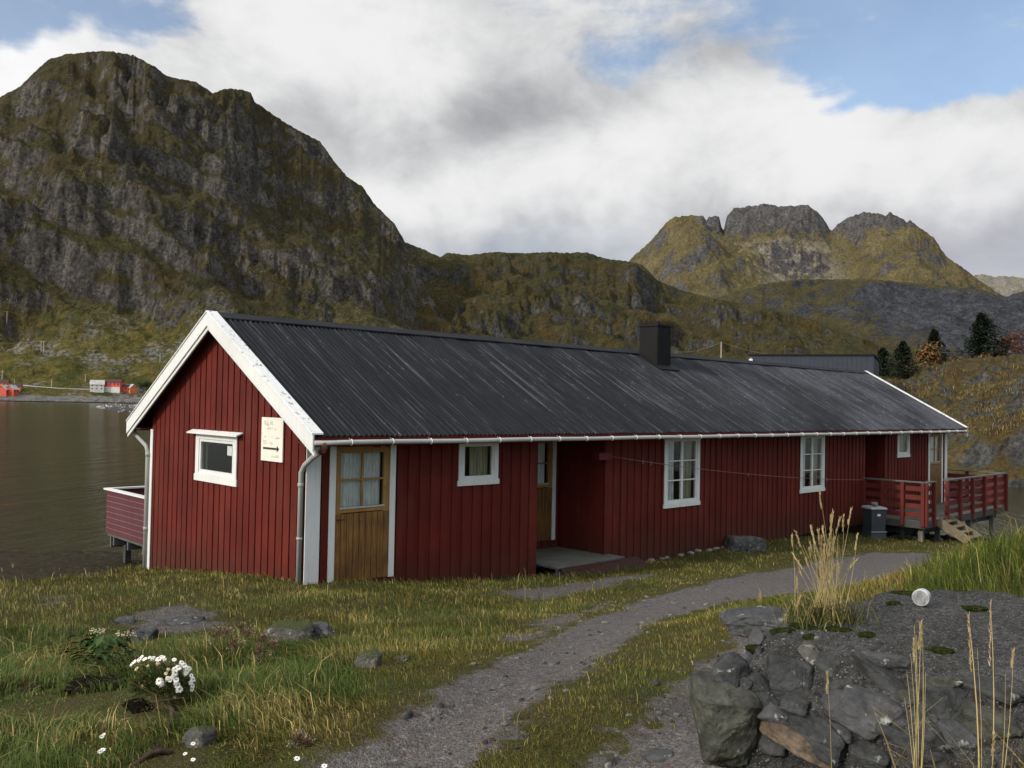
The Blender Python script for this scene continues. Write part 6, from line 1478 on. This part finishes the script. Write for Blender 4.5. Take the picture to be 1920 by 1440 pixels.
def leafy(px, r_, top_py, half_px, name, label, cols, z=None, n=1500, cat='tree', group=None, field=None, leaf=.05):
    base = field_point(field or hill, px, r_)
    d = ray(px, top_py); t = r_/math.hypot(d[0], d[1]); H = max(.8, C[2]+d[2]*t-base[2]); W_ = half_px*r_/CP['f']
    root = empty(name, tuple(base), label=label, cat=cat, group=group); rr = np.random.default_rng(int(px*11))
    m = MB(); cl = []
    for i in range(9):
        a = rr.uniform(0, 6.28); e = np.array([math.cos(a)*W_*rr.uniform(.2, .9), math.sin(a)*W_*rr.uniform(.2, .9), H*rr.uniform(.45, .95)]); cl.append(e); m.tube([(0, 0, -.2), e*np.array([.25, .25, .5]), e], [H*.02, H*.012, H*.004], 5)
    m.build('trunk', MATS['bark'], root); V, Fc, Cc = [], [], []
    for i in range(n):
        c = cl[rr.integers(len(cl))]; q = c+rr.normal(0, 1, 3)*np.array([W_*.24, W_*.24, H*.13])
        if q[2] < .05*H: continue
        d2 = rr.normal(0, 1, 3); d2 /= np.linalg.norm(d2); e2 = np.cross(d2, rr.normal(0, 1, 3)); e2 /= np.linalg.norm(e2); s = H*leaf*rr.uniform(.6, 1.4); o = len(V)
        V += [q-d2*s, q+e2*s*.6, q+d2*s, q-e2*s*.6]; Fc.append((o, o+1, o+2, o+3)); cc = np.array(cols[rr.integers(len(cols))])*rr.uniform(.6, 1.3); Cc += [cc]*4
    obj('crown', mesh_np('crown', np.array(V), [np.array(Fc)], col=np.array(Cc)), MATS['blade'], root)
ORA = [(.19, .075, .02), (.13, .055, .017), (.22, .11, .035), (.08, .045, .017), (.045, .045, .017), (.06, .05, .02)]; RED = [(.10, .035, .022), (.075, .032, .02), (.13, .05, .028), (.05, .04, .02)]
leafy(1736, 103, 645, 22, 'rowan_tree', 'bright orange autumn tree before the narrow pointed spruce', ORA, n=900)
leafy(1712, 104, 672, 14, 'rowan_tree', 'low orange bush right of the broad bushy spruce', ORA, n=450)
leafy(1794, 112, 667, 14, 'rowan_tree', 'tiny orange bush on the skyline left of the tallest spruce', ORA, n=350)
leafy(1848, 110, 660, 10, 'rowan_tree', 'tiny orange bush at the foot of the tallest spruce', ORA, n=260)
leafy(1868, 116, 650, 18, 'red_bush', 'dull red bush right of the tallest spruce', RED, n=500, cat='bush')
leafy(1912, 112, 628, 30, 'red_bush', 'large rust red bush at the right edge of the skyline', RED, n=900, cat='bush')
for j, (px, r_, w_) in enumerate([(1668, 100, 18), (1640, 104, 12), (1700, 99, 12), (1725, 101, 10)]): leafy(px, r_, 690-j*3, w_, 'brown_bush', ['russet bush below the dark spruces on the hill', 'russet bush at the hidden corner of the dark building', 'small tan bush under the broad bushy spruce', 'small tan bush under the orange tree'][j], [(.14, .09, .03), (.1, .06, .025), (.2, .14, .05), (.05, .055, .018)], n=300, cat='bush')

# ------------------------------------------------------------------ dark building behind the cabin
D_ = 72; pL = at(1405, 664, D_); pR = at(1638, 664, D_-4)
ex = (pR-pL)[:2]; wl_ = np.linalg.norm(ex); ex /= wl_; ey = np.array([-ex[1], ex[0]]); gz0 = 0.
bld = empty('building', (pL[0], pL[1], gz0), label='flat topped navy black building standing behind the cabin roof', cat='building')
bld.rotation_euler = (0, 0, math.atan2(ex[1], ex[0])); zt = pL[2]-gz0; zr = pR[2]-gz0
m = MB(); dp_ = 9.
m.hexa([(0, 0, -2), (wl_, 0, -2), (wl_, dp_, -2), (0, dp_, -2), (0, 0, zt-.12), (wl_, 0, zr-.12), (wl_, dp_, zr-.12), (0, dp_, zt-.12)])
for i in range(int(wl_/.35)): m.box((i*.35+.1, -.03, -2), (i*.35+.16, .001, min(zt, zr)-.14))
m.build('wall', MATS['navy_cladding'], bld)
m = MB(); m.hexa([(-.12, -.12, zt-.12), (wl_+.12, -.12, zr-.12), (wl_+.12, dp_+.1, zr-.12), (-.12, dp_+.1, zt-.12), (-.12, -.12, zt), (wl_+.12, -.12, zr), (wl_+.12, dp_+.1, zr), (-.12, dp_+.1, zt)]); m.build('roof', MATS['chimney_black'], bld)
m = MB(); m.box((.02, -.28, zt-.75), (.3, -.031, zt-.4)); m.tube([(.16, -.031, zt-.35), (.16, -.2, zt-.33)], .03, 6); m.build('lamp', MATS['white_paint'], bld)

# ------------------------------------------------------------------ far shore: houses, poles, guard rail, spruce groves
def far_base(px, py):
    """point of the far mountain foot seen at this pixel"""
    best = None
    for r_ in np.arange(824, 1150, 1.):
        p = field_point(mountain, px, r_); q = p-C; y = 720-CP['f']*(q@U)/(q@F)
        if y <= py: return p, r_
    return p, r_
FYAW = math.atan2(RH[1], RH[0])
def far_house(name, px, py, w, d, h, roofh, wm, rm, label, yaw=.15, storeys=1, base=None, group=None):
    p, r_ = far_base(px, py); root = empty(name, tuple(p), label=label, cat='house', group=group); root.rotation_euler = (0, 0, FYAW+yaw)
    m = MB(); m.box((-w/2, -d/2, -2), (w/2, d/2, h)); m.add([(-w/2, -d/2, h), (-w/2, d/2, h), (-w/2, 0, h+roofh)], [(0, 2, 1)]); m.add([(w/2, -d/2, h), (w/2, d/2, h), (w/2, 0, h+roofh)], [(0, 1, 2)])
    m.build('wall', MATS[wm], root)
    m = MB()
    for s in (-1, 1): m.hexa([(-w/2-.5, s*(d/2+.4), h-.25), (w/2+.5, s*(d/2+.4), h-.25), (w/2+.5, 0, h+roofh+.05), (-w/2-.5, 0, h+roofh+.05), (-w/2-.5, s*(d/2+.4), h), (w/2+.5, s*(d/2+.4), h), (w/2+.5, 0, h+roofh+.35), (-w/2-.5, 0, h+roofh+.35)])
    m.build('roof', MATS[rm], root)
    k = max(2, int(w/3.2))
    for st_ in range(storeys):
        for i in range(k):
            x = -w/2+w*(i+.5)/k; m = MB(); m.box((x-.55, -d/2-.08, h*(st_+.35)/storeys), (x+.55, -d/2+.02, h*(st_+.75)/storeys)); m.build('window', MATS['window_dark'], root)
    if base: m = MB(); m.box((-w/2-.1, -d/2-.6, -2), (w/2+.1, -d/2-.05, h*.42)); m.build('basement', MATS[base], root)
    return root
far_house('house', 182, 732, 11, 8, 5.0, 3.6, 'house_white', 'roof_pale', 'far white house with pale grey roof across the water', .35, 2)
far_house('house', 206, 733, 20, 8, 7.5, 2.2, 'house_red', 'roof_dark', 'far long red house with dark roof and white lower storey', .05, 2, 'house_white')
far_house('house', 233, 733, 8, 6, 4.0, 1.6, 'house_red', 'roof_dark', 'far small red annex between the long house and shed', .1)
far_house('house', 243, 734, 10, 7, 3.4, 2.8, 'house_orange', 'roof_pale', 'far red shed with pale roof at the end of the houses', -.5)
far_house('boathouse', 8, 741, 7, 8, 4.2, 3.4, 'house_red', 'roof_pale', 'far red boathouse at the left frame edge, nearest the shore', 1.45)
far_house('boathouse', 22, 740, 7, 8, 4.2, 3.4, 'house_red', 'roof_pale', 'far red boathouse standing right of its twin on the shore', 1.45)
far_house('house', 4, 729, 9, 7, 4.5, 2.6, 'house_orange', 'roof_dark', 'far orange house above the two boathouses', .2)
far_house('house', 32, 731, 6, 5, 3., 2., 'house_orange', 'roof_dark', 'far tiny orange cabin above the right boathouse', .2)
def guard_rail():
    m = MB(); pts = []
    for px, py in [(-60, 716), (0, 718), (60, 723), (110, 727), (160, 729), (175, 729)]:
        p, r_ = far_base(px, py+4); pts.append(p+np.array([0, 0, 1.2]))
    q = []
    for a, b in zip(pts, pts[1:]): q += [a+(b-a)*t for t in np.linspace(0, 1, 8)[:-1]]
    q.append(pts[-1]); root = empty('guard_rail', tuple(q[0]-np.array([0, 0, 1.2])), label='pale roadside guard rail along the far shore', cat='guard rail')
    for a, b in zip(q, q[1:]): m.beam(a, b, .15, .7)
    o = m.build('rail', MATS['rail_grey'], root); o.matrix_parent_inverse = Matrix.Translation(-Vector(root.location))
    for a in q[::3]:
        m = MB(); m.box((a[0]-.1, a[1]-.1, a[2]-2.), (a[0]+.1, a[1]+.1, a[2])); o = m.build('post', MATS['rail_grey'], root); o.matrix_parent_inverse = Matrix.Translation(-Vector(root.location))
guard_rail()
tops = {}
def pole(px, py0, py1, label, double=False, arm=False, wdt=.42):
    p, r_ = far_base(px, py0); d = ray(px, py1); t = r_/math.hypot(d[0], d[1]); H = C[2]+d[2]*t-p[2]
    root = empty('utility_pole', tuple(p), label=label, cat='utility pole'); 
    m = MB(); m.tube([(0, 0, -2), (0, 0, H)], [wdt, wdt*.8], 6); m.build('post', MATS['pole_wood'], root)
    if double: m = MB(); m.tube([(RH[0]*-2.4, RH[1]*-2.4, -2), (RH[0]*-2.4, RH[1]*-2.4, H)], [wdt, wdt*.8], 6); m.build('post', MATS['pole_wood'], root); m = MB(); m.beam((RH[0]*-3.6, RH[1]*-3.6, H-.8), (RH[0]*1.4, RH[1]*1.4, H-.8), .3, .35); m.build('crossarm', MATS['pole_wood'], root)
    if arm: m = MB(); m.beam((RH[0]*-1.5, RH[1]*-1.5, H-1), (RH[0]*1.5, RH[1]*1.5, H-1), .25, .3); m.build('crossarm', MATS['pole_wood'], root)
    tops[px] = p+np.array([0, 0, H]); return root
pole(8, 607, 583, 'pale pole high on the far slope at the left edge'); pole(79, 662, 639, 'double timber pole on the far slope, carrying a cable', True); pole(298, 680, 662, 'lone pole on the far slope right of the conifer grove')
pole(3, 712, 694, 'pole with crossarm above the far boathouses', False, True); pole(26, 720, 711, 'short roadside pole left of the far houses'); pole(96, 726, 711, 'roadside pole halfway along the far guard rail'); pole(159, 716, 701, 'roadside pole just left of the far white house')
def wire(pts, label, sag=0., rad=.13):
    m = MB(); q = []
    for a, b in zip(pts, pts[1:]): q += [a+(b-a)*t-np.array([0, 0, sag*4*t*(1-t)]) for t in np.linspace(0, 1, 14)[:-1]]
    q.append(pts[-1]); m.tube(q, rad, 4); tag(m.build('power_cable', MATS['wire_grey']), label, 'cable')
def farp_at(px, py, r_): d = ray(px, py); return C+d*(r_/math.hypot(d[0], d[1]))
rw = float(np.linalg.norm((tops[79]-C)[:2]))
wire([farp_at(-80, 635, rw), tops[79], farp_at(230, 622, rw+40), farp_at(460, 592, rw+120)], 'pale power cable crossing the far slope by the double pole', 3.)
wire([farp_at(-80, 570, rw+100), tops[8], farp_at(180, 600, rw+120), farp_at(420, 604, rw+150)], 'faint upper power cable high on the far slope', 4., .1)
pp = field_point(ridge, 1351, 930); dd_ = ray(1351, 641); tz = C[2]+dd_[2]*930/math.hypot(dd_[0], dd_[1]); root = empty('utility_pole', tuple(pp), label='timber pole on the ridge right of the chimney', cat='utility pole'); m = MB(); m.tube([(0, 0, -2), (0, 0, tz-pp[2])], .7, 6); m.build('post', MATS['pole_wood'], root)
tp = np.array([pp[0], pp[1], tz]); wire([farp_at(1272, 660, 900), tp, farp_at(1480, 668, 960)], 'power cable hung from the timber pole right of the chimney', 3., .12)
G = 'spruces in the grove above the far houses'
rr = np.random.default_rng(5)
for k in range(26):
    u = k/25; cx = 212+(275-212)*u+rr.normal(0, 9); cy = 712+(655-712)*u+rr.normal(0, 6)
    p, r_ = far_base(cx, cy+6); spruce(cx, r_, cy-rr.uniform(7, 13), 'spruce', 'dark spruce in the grove above the far houses', G, wid=.36, n=200, shade=(.016, .028, .018), field=mountain)
G = 'spruces in the small far grove at left'
for k in range(13):
    cx = 66+rr.normal(0, 12); cy = 697+rr.normal(0, 4); p, r_ = far_base(cx, cy+6); spruce(cx, r_, cy-rr.uniform(5, 10), 'spruce', 'dark spruce in the small grove left of the far houses', G, wid=.4, n=180, shade=(.014, .022, .016), field=mountain)
G = 'bushes beside the far red shed'
for k in range(5):
    cx = 264+k*5; p, r_ = far_base(cx, 730); leafy(cx, r_, 719-rr.uniform(0, 4), 5, 'bush', 'green bush right of the far red shed', [(.035, .05, .015), (.05, .06, .02)], n=160, cat='bush', group=G, field=mountain, leaf=.09)
# low reef flecked with white on the water before the far houses
V = []; p0 = on(182, 768, 2, WATER); p1 = on(300, 762, 2, WATER); p2 = on(300, 772, 2, WATER)
m = MB()
for i in range(190):
    u = rng.random(); px = 180+130*u; py = 763+rng.normal(0, 3.6)*min(1, .3+u*2); q = on(px, py, 2, WATER); s = rng.uniform(.18, .5); m.add([q+np.array([-s, -s, 0]), q+np.array([s, -s, 0]), q+np.array([s, s, 0]), q+np.array([-s, s, 0]), q+np.array([0, 0, s*1.3])], [(0, 1, 4), (1, 2, 4), (2, 3, 4), (3, 0, 4)])
tag(m.build('foam', MATS['foam_white']), 'scatter of white flecks on the water before the far shore', 'foam', kind='stuff')
nr_, nc_ = 24, 60; Vr = []
for i in range(nc_):
    for j in range(nr_):
        u, v = i/(nc_-1), j/(nr_-1); q = on(178+150*u, 772.5-12.5*v*1.0, 2, WATER); e = math.sin(math.pi*min(1, v*1.0))*min(1, u*4); q[2] = WATER-.4+.75*e+.45*float(fbm(np.array([q[0]*.12]), np.array([q[1]*.12]), 4)[0]); Vr.append(q)
i = np.arange(nc_-1)[:, None]*nr_+np.arange(nr_-1)[None]
tag(obj('reef', mesh_np('reef', np.array(Vr), [np.stack([i, i+nr_, i+nr_+1, i+1], -1).reshape(-1, 4)], smooth=True), MATS['dark_rock']), kind='structure')
# ------------------------------------------------------------------ view
scene.view_settings.view_transform = 'Standard'; scene.view_settings.look = 'None'; scene.view_settings.gamma = 1
scene.view_settings.use_curve_mapping = False; scene.view_settings.exposure = 0.0
scene.cycles.max_bounces = 6; scene.cycles.diffuse_bounces = 3; scene.cycles.glossy_bounces = 3; scene.cycles.transparent_max_bounces = 8
scene.cycles.use_denoising = True
scene.cycles.max_bounces = 4; scene.cycles.diffuse_bounces = 2; scene.cycles.glossy_bounces = 2
world.cycles.sampling_method = 'MANUAL'; world.cycles.sample_map_resolution = 256
scene.cycles.use_adaptive_sampling = True; scene.cycles.adaptive_threshold = .015
